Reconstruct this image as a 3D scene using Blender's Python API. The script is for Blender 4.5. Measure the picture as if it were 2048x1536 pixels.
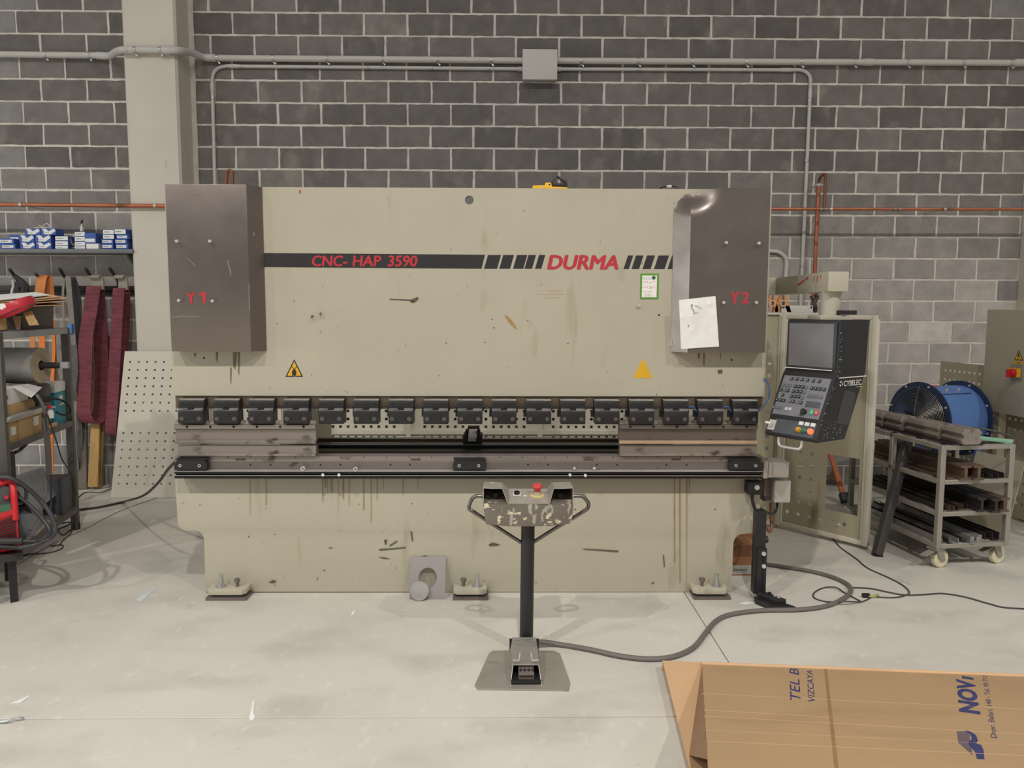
import bpy, bmesh, math, random
from mathutils import Vector, Matrix, Quaternion
random.seed(7)
for _o in list(bpy.data.objects): bpy.data.objects.remove(_o)
SC = bpy.context.scene
COL = SC.collection
V = Vector
# ------------------------------------------------------------------ camera
FPX, PITCH, YAW, ROLL, CAMH = 1538.0, .098, .012, .003, 1.73
CF = V((math.sin(YAW)*math.cos(PITCH), math.cos(YAW)*math.cos(PITCH), -math.sin(PITCH)))
_R0 = V((math.cos(YAW), -math.sin(YAW), 0)); _U0 = _R0.cross(CF)
CR = _R0*math.cos(ROLL)+_U0*math.sin(ROLL); CU = CR.cross(CF)
CC = V((0, 0, CAMH))
cam = bpy.data.cameras.new('camera'); cam.sensor_width = 36; cam.lens = FPX*36/2048
camo = bpy.data.objects.new('camera', cam); COL.objects.link(camo)
camo.matrix_world = Matrix(((CR.x, CU.x, -CF.x, CC.x), (CR.y, CU.y, -CF.y, CC.y), (CR.z, CU.z, -CF.z, CC.z), (0, 0, 0, 1)))
cam.clip_start = .05; cam.clip_end = 200
SC.camera = camo
# ------------------------------------------------------------------ light
SC.view_settings.view_transform = 'Standard'; SC.view_settings.look = 'None'
SC.view_settings.gamma = 1; SC.view_settings.use_curve_mapping = False
SC.view_settings.exposure = 0.0
W = bpy.data.worlds.new('hall_air'); SC.world = W; W.use_nodes = True
W.node_tree.nodes['Background'].inputs[0].default_value = (1, .975, .94, 1)
W.node_tree.nodes['Background'].inputs[1].default_value = .29
def highbay(x, y, z, watts):
    l = bpy.data.lights.new('highbay_lamp', 'SPOT'); l.energy = watts; l.color = (1, .97, .925)
    l.spot_size = math.radians(165); l.spot_blend = 1.0; l.shadow_soft_size = .12
    o = bpy.data.objects.new('highbay_lamp', l); COL.objects.link(o); o.location = (x, y, z)
for x, w in ((-10.6, 1700), (-5.2, 1750), (.3, 1700), (5.6, 1600), (11, 800)):
    highbay(x, -2.6, 8.8, w)
gate = bpy.data.lights.new('left_fill_light', 'AREA'); gate.shape = 'RECTANGLE'; gate.size = 4.5; gate.size_y = 4.0; gate.energy = 260; gate.color = (.9, .96, 1)  # gate holds the added unseen fill light
fillo = bpy.data.objects.new('left_fill_light', gate); COL.objects.link(fillo); fillo.location = (-13, 1.2, 2.1); fillo.rotation_euler = (math.pi/2, 0, -math.pi/2)   # unseen cool fill light added far left, for sheen on left-facing sides
# ------------------------------------------------------------------ pixel helpers (photo pixel + real distance -> metres)
def ray(x, y): return CF+CR*((x-1024)/FPX)-CU*((y-768)/FPX)
def at(x, y, Y): d = ray(x, y); return CC+d*(Y/d.y)
def fl(x, y, z=0.0): d = ray(x, y); return CC+d*((z-CAMH)/d.z)
def rect(x0, y0, x1, y1, Y):
    xm, ym = (x0+x1)/2, (y0+y1)/2
    return at(x0, ym, Y).x, at(xm, y1, Y).z, at(x1, ym, Y).x, at(xm, y0, Y).z   # X0, Z0, X1, Z1
def lin(c): return tuple(((v/255)/12.92 if v/255 <= .04045 else ((v/255+.055)/1.055)**2.4) for v in c)
# ------------------------------------------------------------------ materials
MATS = {}
def mat(name, rgb, rough=.6, metal=0., var=.10, scale=5., bump=0., bscale=80., wear=None, spec=.5, world=False, stretch=None, emit=None, ocol=False, rnd=0., alpha=None):
    """procedural material; wear = [(rgb, noise scale, threshold, stretch, softness), ...]"""
    if name in MATS: return MATS[name]
    m = bpy.data.materials.new(name); m.use_nodes = True; MATS[name] = m
    nt = m.node_tree; N = nt.nodes; L = nt.links; b = N['Principled BSDF']
    b.inputs['Roughness'].default_value = rough; b.inputs['Metallic'].default_value = metal
    b.inputs['Specular IOR Level'].default_value = spec
    c = lin(rgb)
    if world: co = N.new('ShaderNodeNewGeometry').outputs['Position']
    else: co = N.new('ShaderNodeTexCoord').outputs['Object']
    def noise(sc, st=None, detail=5):
        src = co
        if st:
            mp = N.new('ShaderNodeMapping'); L.new(co, mp.inputs['Vector']); mp.inputs['Scale'].default_value = st; src = mp.outputs[0]
        n = N.new('ShaderNodeTexNoise'); n.inputs['Scale'].default_value = sc; n.inputs['Detail'].default_value = detail
        L.new(src, n.inputs['Vector']); return n.outputs['Fac']
    def mix(f, a, bb):
        x = N.new('ShaderNodeMix'); x.data_type = 'RGBA'
        for sock, val in ((x.inputs[0], f), (x.inputs[6], a), (x.inputs[7], bb)):
            if isinstance(val, (tuple, float, int)): sock.default_value = val if not isinstance(val, tuple) else (*val[:3], 1)
            else: L.new(val, sock)
        return x.outputs[2]
    lo = tuple(v*(1-var) for v in c); hi = tuple(min(1, v*(1+var)) for v in c)
    mr = N.new('ShaderNodeMapRange'); L.new(noise(scale, stretch), mr.inputs[0]); mr.inputs[1].default_value = .3; mr.inputs[2].default_value = .7
    out = mix(mr.outputs[0], lo, hi)
    if ocol or rnd:
        oi = N.new('ShaderNodeObjectInfo')
        if ocol:
            x = N.new('ShaderNodeMix'); x.data_type = 'RGBA'; x.blend_type = 'MULTIPLY'; x.inputs[0].default_value = 1
            L.new(out, x.inputs[6]); L.new(oi.outputs['Color'], x.inputs[7]); out = x.outputs[2]
        if rnd:
            k = N.new('ShaderNodeMapRange'); L.new(oi.outputs['Random'], k.inputs[0]); k.inputs[3].default_value = 1-rnd; k.inputs[4].default_value = 1+rnd
            h = N.new('ShaderNodeHueSaturation'); L.new(k.outputs[0], h.inputs['Value']); L.new(out, h.inputs['Color']); out = h.outputs[0]
    for wr in (wear or []):
        col, sc, th, st, soft = wr
        k = N.new('ShaderNodeMapRange'); L.new(noise(sc, st, 6), k.inputs[0]); k.inputs[1].default_value = th; k.inputs[2].default_value = th+soft
        out = mix(k.outputs[0], out, lin(col))
    L.new(out, b.inputs['Base Color'])
    rr = N.new('ShaderNodeMapRange'); L.new(noise(scale*3), rr.inputs[0]); rr.inputs[3].default_value = max(.02, rough-.08); rr.inputs[4].default_value = min(1, rough+.08)
    L.new(rr.outputs[0], b.inputs['Roughness'])
    if bump:
        bp = N.new('ShaderNodeBump'); bp.inputs['Strength'].default_value = bump; bp.inputs['Distance'].default_value = .01
        L.new(noise(bscale, None, 8), bp.inputs['Height']); L.new(bp.outputs[0], b.inputs['Normal'])
    if emit:
        b.inputs['Emission Color'].default_value = (*lin(emit[0]), 1); b.inputs['Emission Strength'].default_value = emit[1]
    if alpha is not None: b.inputs['Alpha'].default_value = alpha
    return m
# ------------------------------------------------------------------ mesh builder
class G:
    def __init__(s): s.v = []; s.f = []
    def add(s, vs, fs):
        n = len(s.v); s.v += [V(p) for p in vs]; s.f += [tuple(i+n for i in f) for f in fs]; return s
    def box(s, x0, y0, z0, x1, y1, z1):
        x0, x1 = sorted((x0, x1)); y0, y1 = sorted((y0, y1)); z0, z1 = sorted((z0, z1))
        return s.add([(x0, y0, z0), (x1, y0, z0), (x1, y1, z0), (x0, y1, z0), (x0, y0, z1), (x1, y0, z1), (x1, y1, z1), (x0, y1, z1)],
                     [(0, 3, 2, 1), (4, 5, 6, 7), (0, 1, 5, 4), (1, 2, 6, 5), (2, 3, 7, 6), (3, 0, 4, 7)])
    def obox(s, c, a, b, d):
        c, a, b, d = V(c), V(a), V(b), V(d)
        if a.cross(b).dot(d) < 0: a = -a
        P = [c-a-b-d, c+a-b-d, c+a+b-d, c-a+b-d, c-a-b+d, c+a-b+d, c+a+b+d, c-a+b+d]
        return s.add(P, [(0, 3, 2, 1), (4, 5, 6, 7), (0, 1, 5, 4), (1, 2, 6, 5), (2, 3, 7, 6), (3, 0, 4, 7)])
    def bar(s, p, q, w, h=None, up=(0, 0, 1)):
        """rectangular bar from p to q, w wide, h high"""
        p, q = V(p), V(q); h = h or w; d = q-p; L = d.length; d.normalize(); u = V(up)
        sd = d.cross(u)
        if sd.length < 1e-4: sd = d.cross(V((1, 0, 0)))
        sd.normalize(); u = sd.cross(d)
        return s.obox((p+q)/2, d*L/2, sd*w/2, u*h/2)
    def prism(s, poly, vec):
        n = len(poly); vec = V(vec); P = [V(p) for p in poly]; nn = V((0, 0, 0))
        for i in range(n): nn += P[i].cross(P[(i+1) % n])
        if nn.dot(vec) > 0: P.reverse()
        return s.add(P+[p+vec for p in P], [tuple(range(n)), tuple(range(2*n-1, n-1, -1))]+[(i, i+n, (i+1) % n+n, (i+1) % n) for i in range(n)])
    def cyl(s, p, q, r, r2=None, n=16):
        p, q = V(p), V(q); r2 = r if r2 is None else r2; d = (q-p).normalized()
        a = d.orthogonal().normalized(); b = d.cross(a); vs = []
        for c, rr in ((p, r), (q, r2)):
            vs += [c+(a*math.cos(t)+b*math.sin(t))*rr for t in (2*math.pi*i/n for i in range(n))]
        return s.add(vs, [tuple(range(n-1, -1, -1)), tuple(range(n, 2*n))]+[(i, (i+1) % n, (i+1) % n+n, i+n) for i in range(n)])
    def lathe(s, c, ax, prof, n=24):
        c, d = V(c), V(ax).normalized(); a = d.orthogonal().normalized(); b = d.cross(a); vs = []; fs = []
        for r, h in prof:
            vs += [c+d*h+(a*math.cos(t)+b*math.sin(t))*r for t in (2*math.pi*i/n for i in range(n))]
        for k in range(len(prof)-1):
            fs += [(k*n+i, k*n+(i+1) % n, (k+1)*n+(i+1) % n, (k+1)*n+i) for i in range(n)]
        if prof[0] != prof[-1]:
            fs += [tuple(range(n-1, -1, -1)), tuple(range((len(prof)-1)*n, len(prof)*n))]
        return s.add(vs, fs)
    def tube(s, pts, r, n=8, seg=6, smooth=True):
        P = [V(p) for p in pts]
        if smooth and len(P) > 2:
            Q = []
            for i in range(len(P)-1):
                p0 = P[i-1] if i else P[0]*2-P[1]; p1, p2 = P[i], P[i+1]; p3 = P[i+2] if i+2 < len(P) else P[-1]*2-P[-2]
                for k in range(seg):
                    t = k/seg
                    Q.append(.5*((2*p1)+(p2-p0)*t+(2*p0-5*p1+4*p2-p3)*t*t+(3*p1-p0-3*p2+p3)*t**3))
            P = Q+[P[-1]]
        m = len(P); vs = []; fs = []; a = None
        for i in range(m):
            d = (P[min(i+1, m-1)]-P[max(i-1, 0)]).normalized()
            a = d.orthogonal() if a is None else a-d*a.dot(d)
            a.normalize(); b = d.cross(a)
            vs += [P[i]+(a*math.cos(t)+b*math.sin(t))*r for t in (2*math.pi*j/n for j in range(n))]
        for i in range(m-1):
            fs += [(i*n+j, i*n+(j+1) % n, (i+1)*n+(j+1) % n, (i+1)*n+j) for j in range(n)]
        fs += [tuple(range(n-1, -1, -1)), tuple(range((m-1)*n, m*n))]
        return s.add(vs, fs)
    def ribbon(s, pts, wvec, t):
        """flat strap along pts: width vector wvec, thickness t"""
        P = [V(p) for p in pts]; w = V(wvec); n = len(P); vs = []; fs = []
        for i in range(n):
            d = (P[min(i+1, n-1)]-P[max(i-1, 0)]).normalized(); nn = d.cross(w).normalized()*t/2
            vs += [P[i]-w/2-nn, P[i]+w/2-nn, P[i]+w/2+nn, P[i]-w/2+nn]
        for i in range(n-1):
            fs += [(i*4+j, i*4+(j+1) % 4, i*4+4+(j+1) % 4, i*4+4+j) for j in range(4)]
        fs += [(3, 2, 1, 0), tuple(range(4*n-4, 4*n))]
        return s.add(vs, fs)
    def perf(s, o, ux, uz, un, w, h, t, xs, zs, hole, skip=None, cut=None):
        """sheet w x h from corner o with square holes centred on xs, zs; cut = big opening (x0,z0,x1,z1)"""
        o, ux, uz, un = V(o), V(ux), V(uz), V(un)
        gx = {0, w}; gz = {0, h}
        for x in xs: gx |= {x-hole/2, x+hole/2}
        for z in zs: gz |= {z-hole/2, z+hole/2}
        if cut: gx |= {cut[0], cut[2]}; gz |= {cut[1], cut[3]}
        gx = sorted(gx); gz = sorted(gz); nx, nz = len(gx)-1, len(gz)-1
        def solid(i, j):
            if not (0 <= i < nx and 0 <= j < nz): return False
            cx, cz = (gx[i]+gx[i+1])/2, (gz[j]+gz[j+1])/2
            if cut and cut[0] < cx < cut[2] and cut[1] < cz < cut[3]: return False
            for a in xs:
                if abs(cx-a) < hole/2:
                    for b in zs:
                        if abs(cz-b) < hole/2 and not (skip and skip(a, b)): return False
            return True
        S = [[solid(i, j) for j in range(nz)] for i in range(nx)]
        idx = {}; vs = []; fs = []
        def vid(i, j, k):
            if (i, j, k) not in idx: idx[(i, j, k)] = len(vs); vs.append(o+ux*gx[i]+uz*gz[j]+un*(t*k))
            return idx[(i, j, k)]
        ok = lambda i, j: 0 <= i < nx and 0 <= j < nz and S[i][j]
        for i in range(nx):
            for j in range(nz):
                if not S[i][j]: continue
                a, b, c, d = (i, j), (i+1, j), (i+1, j+1), (i, j+1)
                fs.append(tuple(vid(*q, 1) for q in (a, b, c, d))); fs.append(tuple(vid(*q, 0) for q in (d, c, b, a)))
                for nb, (p, q) in (((i, j-1), (a, b)), ((i+1, j), (b, c)), ((i, j+1), (c, d)), ((i-1, j), (d, a))):
                    if not ok(*nb): fs.append((vid(*p, 0), vid(*q, 0), vid(*q, 1), vid(*p, 1)))
        return s.add(vs, fs)
ROOTM = {}; KIDS = {}
def tagit(o, label=None, cat=None, group=None, kind=None):
    if label: o['label'] = label
    if cat: o['category'] = cat
    if group: o['group'] = group
    if kind: o['kind'] = kind
    return o
def thing(name, label, cat, loc=(0, 0, 0), rz=0., group=None, kind=None, M=None):
    o = bpy.data.objects.new(name, None); COL.objects.link(o); o.empty_display_size = .1
    M = M if M is not None else Matrix.Translation(V(loc)) @ Matrix.Rotation(rz, 4, 'Z')
    o.matrix_world = M; ROOTM[o.name] = M
    return tagit(o, label, cat, group, kind)
def meshdata(name, g, m, bevel=0., smooth=40., seg=2):
    me = bpy.data.meshes.new(name); bm = bmesh.new()
    bv = [bm.verts.new(p) for p in g.v]
    for f in g.f:
        try: bm.faces.new([bv[i] for i in f])
        except ValueError: pass
    bmesh.ops.recalc_face_normals(bm, faces=bm.faces)
    if bevel:
        bm.normal_update()
        es = [e for e in bm.edges if len(e.link_faces) == 2 and e.calc_face_angle(0) > .5]
        bmesh.ops.bevel(bm, geom=es, offset=bevel, segments=seg, affect='EDGES', clamp_overlap=True, profile=.6)
    bm.normal_update()
    for f in bm.faces: f.smooth = True
    for e in bm.edges:
        e.smooth = len(e.link_faces) == 2 and e.calc_face_angle(0) < math.radians(smooth)
    bm.to_mesh(me); bm.free()
    if m is not None: me.materials.append(m)
    return me
def build(name, g, m, parent=None, bevel=0., smooth=40., world=True, loc=None, seg=2, kind=None, label=None):
    """mesh object; with parent: a part (vertices given in world unless world=False)"""
    if parent is not None:
        M = ROOTM[parent.name]
        if world:
            Mi = M.inverted(); g.v = [Mi @ p for p in g.v]
    elif loc is not None:
        l = V(loc); g.v = [p-l for p in g.v]
    elif g.v:
        l = V((sum(p.x for p in g.v)/len(g.v), sum(p.y for p in g.v)/len(g.v), min(p.z for p in g.v))); g.v = [p-l for p in g.v]; loc = l
    o = bpy.data.objects.new(name, meshdata(name, g, m, bevel, smooth, seg)); COL.objects.link(o)
    if parent is not None:
        o.parent = parent; ROOTM[o.name] = ROOTM[parent.name]; KIDS.setdefault(parent.name, []).append(o)
    else:
        o.location = loc; ROOTM[o.name] = Matrix.Translation(loc)
    if kind: o['kind'] = kind
    if label: o['label'] = label
    return o
def one(name, label, cat, g, m, group=None, bevel=0., smooth=40., loc=None, kind=None, seg=2):
    return tagit(build(name, g, m, None, bevel, smooth, True, loc, seg), label, cat, group, kind)
def dup(root, M, label=None, group=None):
    """copy of a thing with its parts and sub-parts; mesh data shared"""
    def cp(o, par):
        c = o.copy(); COL.objects.link(c)
        if par is not None: c.parent = par; KIDS.setdefault(par.name, []).append(c)
        for k in KIDS.get(o.name, []): cp(k, c)
        return c
    r = cp(root, None); r.matrix_world = M; ROOTM[r.name] = M
    if label: r['label'] = label
    if group: r['group'] = group
    return r
def dup_part(o, parent, off):
    """copy of a part (with sub-parts) under the same thing, moved by off in the thing's frame"""
    c = o.copy(); COL.objects.link(c); c.parent = parent; c.location = o.location+V(off)
    KIDS.setdefault(parent.name, []).append(c); ROOTM[c.name] = ROOTM[parent.name]
    for k in KIDS.get(o.name, []):
        d = k.copy(); COL.objects.link(d); d.parent = c; KIDS.setdefault(c.name, []).append(d)
    return c
def text_g(s, size, o, ux, uy, un, t=.0006, bold=0., shear=0., align='LEFT', sx=1., fat=0.):
    """lettering as thin solid on a plane: o = start of baseline, ux reading direction, uy up, un outward"""
    cu = bpy.data.curves.new('lettering', 'FONT'); cu.body = s; cu.size = size; cu.align_x = align; cu.offset = bold*size; cu.shear = shear
    cu.resolution_u = 3
    ob = bpy.data.objects.new('lettering', cu); COL.objects.link(ob)
    me = bpy.data.meshes.new_from_object(ob); bpy.data.objects.remove(ob); bpy.data.curves.remove(cu)
    o, ux, uy, un = V(o), V(ux).normalized(), V(uy).normalized(), V(un).normalized()
    g = G()
    for i, (a, b) in enumerate(((0, 0), (1, 0), (-1, 0), (0, 1), (0, -1)) if fat else ((0, 0),)):
        g.add([o+ux*(v.co.x*sx+a*fat*size)+uy*(v.co.y+b*fat*size*.6)+un*(t+i*.00003) for v in me.vertices], [tuple(p.vertices) for p in me.polygons])
    bpy.data.meshes.remove(me); return g
# ================================================================== SETTING
YW = 7.45                                   # face of the back wall
ROW0, ROWH = -.010, .2028                   # block courses
m_floor = mat('polished_concrete', (205, 200, 189), .5, var=.07, scale=1.1, bump=.06, bscale=40, world=True,
              wear=[((182, 178, 169), 1.6, .50, (1, 1.6, 1), .25), ((222, 217, 206), 9, .60, (1.5, 1, 1), .25), ((172, 167, 158), 38, .64, (1, 2, 1), .12), ((160, 156, 148), 2.6, .68, (1.4, .6, 1), .1)])
m_under = mat('joint_dirt', (60, 56, 52), .9)
m_mortar = mat('mortar', (216, 209, 198), .9, var=.12, scale=9, bump=.5, bscale=90, world=True)
m_block = mat('concrete_block', (255, 255, 255), .92, var=.24, scale=7, bump=.6, bscale=160, world=True, ocol=True, rnd=.10,
              wear=[((176, 168, 155), 4.2, .58, (1, 1, .7), .40), ((70, 66, 62), 150, .62, None, .12)])
m_column = mat('column_paint', (204, 196, 182), .55, var=.05, scale=2, wear=[((170, 162, 148), 14, .72, (1, 1, .3), .05)])
# floor: slabs parted by saw-cut joints
JX, JY, JW = 1.116, 3.116, .006
g = G().box(-9, -4, -.14, 9, 7.6, -.03)
floor = build('floor', g, m_under, loc=(0, 0, 0)); floor['kind'] = 'structure'
for x0, x1 in ((-9, JX-JW/2), (JX+JW/2, 9)):
    for y0, y1 in ((-4, JY-JW/2), (JY+JW/2, 7.6)):
        build('floor_slab', G().box(x0, y0, -.03, x1, y1, 0), m_floor, floor, bevel=.002, seg=1)
# back wall: mortar bed with every block in view laid on it
g = G().box(-9, YW+.004, -.02, 9, YW+.22, 7.2)
wall = build('wall_back', g, m_mortar, loc=(0, YW, 0)); wall['kind'] = 'structure'
def block_mesh(w, h, seed):
    rnd = random.Random(seed); n, k = 9, 4; pts = []
    j = lambda a: rnd.uniform(-a, a)
    big = rnd.random() < .3
    def edge(p, q, m):
        return [(p[0]+(q[0]-p[0])*i/m+j(.0022), p[1]+(q[1]-p[1])*i/m+j(.0022)) for i in range(m)]
    a = .005 if big else .003
    c = [(-w/2+abs(j(a)), -h/2+abs(j(a))), (w/2-abs(j(a*2)), -h/2+abs(j(a))), (w/2-abs(j(a*2)), h/2-abs(j(a))), (-w/2+abs(j(a)), h/2-abs(j(a)))]
    pts = edge(c[0], c[1], n)+edge(c[1], c[2], k)+edge(c[2], c[3], n)+edge(c[3], c[0], k)
    g = G(); P = [(x, 0, z) for x, z in pts]; g.prism(P, (0, .05, 0)); 
    return g
BW, BH = .405-.017, ROWH-.0165
BVAR = [meshdata('block', block_mesh(BW, BH, i), m_block, 0) for i in range(14)]
BVARL = [meshdata('block', block_mesh(.424-.018, BH, 50+i), m_block, 0) for i in range(8)]
blocks = []
def lay(xj, krow, mod, xa, xb, left):
    """courses of blocks between xa and xb; xj = a joint in course krow"""
    for k in range(0, 35):
        z = ROW0+ROWH*(k+.5)
        off = xj+(mod/2 if (k-krow) % 2 else 0)+random.Random(k*3+left).uniform(-.018, .018)
        i0 = math.floor((xa-off)/mod)-1
        for i in range(i0, i0+40):
            a, b = off+i*mod, off+(i+1)*mod
            a, b = max(a, xa), min(b, xb)
            if b-a < .06: continue
            blocks.append((a, b, z, mod, left))
CXL, CXR = -3.42, -2.93                      # column sides (X)
lay(at(80.3, 88, YW).x, 20, .424, -8.8, CXL+.02, 1)
lay(at(1755.6, 325, YW).x, 15, .405, CXR+.05, 8.8, 0)
def on_show(x, z):
    d = V((x, YW, z))-CC; w = d.dot(CF); px, py = 1024+FPX*d.dot(CR)/w, 768-FPX*d.dot(CU)/w
    if not (-35 < px < 2083 and -15 < py < 985): return 0
    if 360 < px < 1525 and py > 392: return 0
    if 340 < px and py > 800 and px < 1640: return 0
    if 225 < px < 345 and py > 700: return 0
    if px > 1990 and py > 640: return 0
    if px < 120 and py > 700: return .5
    if py > 885: return .4
    return 1-abs(px-1024)/4000
ranked = sorted(blocks, key=lambda b: -on_show((b[0]+b[1])/2, b[2]))
rest = G()
for n, (a, b, z, mod, left) in enumerate(ranked):
    x = (a+b)/2; full = abs((b-a)-mod) < .002
    rnd = random.Random(int(x*997+z*131))
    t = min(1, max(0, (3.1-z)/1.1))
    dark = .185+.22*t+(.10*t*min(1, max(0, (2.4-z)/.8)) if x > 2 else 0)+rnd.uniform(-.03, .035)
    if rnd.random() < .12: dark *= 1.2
    if n < 300 and on_show(x, z) > 0:
        if full:
            o = bpy.data.objects.new('block', rnd.choice(BVARL if left else BVAR)); COL.objects.link(o)
            o.parent = wall; o.location = (x, -rnd.uniform(0, .0025), z); KIDS.setdefault(wall.name, []).append(o)
        else:
            g = block_mesh(b-a-.017, BH, n); o = bpy.data.objects.new('block', meshdata('block', g, m_block)); COL.objects.link(o)
            o.parent = wall; o.location = (x, -rnd.uniform(0, .0025), z)
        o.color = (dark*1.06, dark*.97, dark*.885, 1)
    else:
        rest.box(a+.008, -.001, z-BH/2, b-.008, .05, z+BH/2)
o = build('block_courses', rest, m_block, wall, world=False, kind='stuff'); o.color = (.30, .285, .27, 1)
# columns
def column(x0, x1, y0, label):
    t = thing('concrete_column', label, 'column', ((x0+x1)/2, y0, 0))
    g = G().prism([(x0+.02, y0, 0), (x1-.02, y0, 0), (x1, y0+.02, 0), (x1, YW+.05, 0), (x0, YW+.05, 0), (x0, y0+.02, 0)], (0, 0, 7))
    build('shaft', g, m_column, t)
    return t
YC = 7.16
column(at(241, 0, YC).x, at(349, 0, YC).x, YC, 'pale painted concrete column left of the press brake')
column(at(2034, 600, YW).x, at(2034, 600, YW).x+.45, 7.2, 'pale column edge at the far right behind the electrical cabinet')
# ------------------------------------------------------------------ conduits and pipes
m_pvc = mat('grey_pvc', (196, 192, 184), .45, var=.03)
m_pvcflex = mat('grey_flex', (190, 187, 183), .6, var=.05)
m_zinc = mat('zinc', (190, 190, 188), .35, .8, var=.1, scale=30)
m_copper = mat('copper', (186, 116, 86), .38, .75, var=.14, scale=7, wear=[((120, 82, 58), 9, .6, (.4, 1, 1), .1)])
m_copperold = mat('aged_copper', (140, 92, 66), .5, .6, var=.2, scale=10)
m_solder = mat('solder', (150, 140, 125), .5, .6)
m_boxgrey = mat('junction_grey', (196, 190, 184), .5, var=.02)
def clamp(t, p, r, axis='X', screw=True):
    a = V((1, 0, 0)) if axis == 'X' else V((0, 0, 1))
    p = V(p)
    c = build('pipe_clamp', G().lathe(p-a*.012, a, [(r+.004, 0), (r+.004, .024), (r-.004, .024), (r-.004, 0), (r+.004, 0)], 14), m_zinc, t)
    if screw:
        q = p+V((.02, 0, -r-.018)) if axis == 'X' else p+V((r+.012, 0, 0))
        build('clamp_screw', G().cyl(q+V((0, -.012, 0)), q+V((0, .02, 0)), .008, n=8).bar(p+V((0, 0, 0))-V((0, 0, r)), q, .014, .006), m_zinc, c)
    if YW-p.y > .12:
        build('standoff', G().cyl(p+V((0, r, 0)), (p.x, YW, p.z), .006, n=6), m_zinc, c)
YP = YW-.045
t = thing('grey_conduit', 'thick grey conduit running along the wall above the press brake', 'conduit', at(700, 118, YP))
P = lambda x, y, Y=YP: at(x, y, Y)
r = .029
ycol = YC-.04
build('pipe', G().tube([P(-420, 104), P(200, 111)], r, 14, smooth=False), m_pvc, t)
build('coupling', G().cyl(P(194, 111), P(212, 112), r+.005), m_pvc, t)
build('flexible_bend', G().tube([P(210, 112), P(222, 111, YP-.03), P(232, 104, YP-.16), P(246, 100, ycol), P(262, 100, ycol)], r+.003, 14), m_pvcflex, t)
build('pipe', G().tube([P(256, 100, ycol), P(336, 101, ycol)], r, 14, smooth=False), m_pvc, t)
build('coupling', G().cyl(P(254, 100, ycol), P(268, 100, ycol), r+.006), m_pvc, t)
build('coupling', G().cyl(P(325, 101, ycol), P(342, 101, ycol), r+.006), m_pvc, t)
build('flexible_bend', G().tube([P(338, 101, ycol), P(358, 101, ycol), P(385, 106, YP-.12), P(405, 114, YP-.02), P(418, 115.5)], r+.002, 14), m_pvcflex, t)
build('coupling', G().cyl(P(412, 115.5), P(432, 116), r+.005), m_pvc, t)
build('pipe', G().tube([P(420, 116), P(1050, 121)], r, 14, smooth=False), m_pvc, t)
build('pipe', G().tube([P(1110, 121.5), P(1735, 124.5)], r, 14, smooth=False), m_pvc, t)
build('pipe', G().tube([P(1730, 124.5), P(2450, 127.5)], r, 14, smooth=False), m_pvc, t)
build('coupling', G().cyl(P(1727, 124.5), P(1745, 124.5), r+.004), m_pvc, t)
build('coupling', G().cyl(P(2028, 125.5), P(2050, 125.5), r+.006), m_pvc, t)
for x, y in ((92, 109.5), (179, 110.5), (435, 116.2), (546, 117.2), (654, 118), (765, 118.8), (875, 119.6), (982, 120.6), (1162, 121.8), (1276, 122.4), (1384, 123), (1492, 123.6), (1602, 124), (1708, 124.5), (1815, 124.8), (1926, 125.2), (2022, 125.6)):
    clamp(t, P(x, y), r)
for x, y in ((270, 100.2), (321, 100.6)): clamp(t, P(x, y, ycol), r)
# thin loops
YT = YW-.02; r2 = .0165
Q = lambda x, y: at(x, y, YT)
t = thing('grey_conduit', 'thin grey conduit bending down behind the left end of the press brake', 'conduit', Q(430, 250))
build('pipe', G().tube([Q(1050, 138), Q(470, 132.5)], r2, 12, smooth=False), m_pvc, t)
build('bend', G().tube([Q(474, 132.5), Q(455, 132.2), Q(438, 136), Q(428, 145), Q(424.5, 160), Q(424.8, 176)], r2, 12), m_pvcflex, t)
build('pipe', G().tube([Q(424.8, 174), Q(430, 375)], r2, 12, smooth=False), m_pvc, t)
build('coupling', G().cyl(Q(458, 132.3), Q(478, 132.5), r2+.003), m_pvc, t)
build('coupling', G().cyl(Q(424.5, 168), Q(425, 182), r2+.003), m_pvc, t)
for x, y in ((481, 132.7), (609, 134), (735, 135.2), (863, 136.3), (977, 137.3)): clamp(t, Q(x, y), r2, screw=False)
for x, y in ((425.6, 196), (427.4, 277)): clamp(t, Q(x, y), r2, 'Z', screw=False)
t = thing('grey_conduit', 'thin grey conduit dropping down the wall right of the press brake', 'conduit', Q(1610, 400))
build('pipe', G().tube([Q(1110, 138.3), Q(1585, 140)], r2, 12, smooth=False), m_pvc, t)
build('bend', G().tube([Q(1580, 140), Q(1600, 140), Q(1612, 144.5), Q(1619.5, 153), Q(1621, 165), Q(1620.5, 178)], r2, 12), m_pvcflex, t)
build('pipe', G().tube([Q(1620.6, 176), Q(1601, 612)], r2, 12, smooth=False), m_pvc, t)
build('coupling', G().cyl(Q(1562, 140), Q(1582, 140), r2+.003), m_pvc, t)
build('coupling', G().cyl(Q(1620.4, 180), Q(1619.8, 195), r2+.003), m_pvc, t)
for x, y in ((1160, 138.7), (1276, 139.1), (1384, 139.5), (1488, 139.8)): clamp(t, Q(x, y), r2, screw=False)
for x, y in ((1619, 203), (1613, 321), (1604.5, 532)): clamp(t, Q(x, y), r2, 'Z', screw=False)
t = thing('grey_conduit', 'short grey conduit elbow low on the wall beside the swing arm', 'conduit', Q(1575, 545))
build('bend', G().tube([Q(1500, 502), Q(1545, 502.5), Q(1560, 506), Q(1571, 516), Q(1573, 530), Q(1571, 560), Q(1568, 640)], .019, 12), m_pvc, t)
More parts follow.
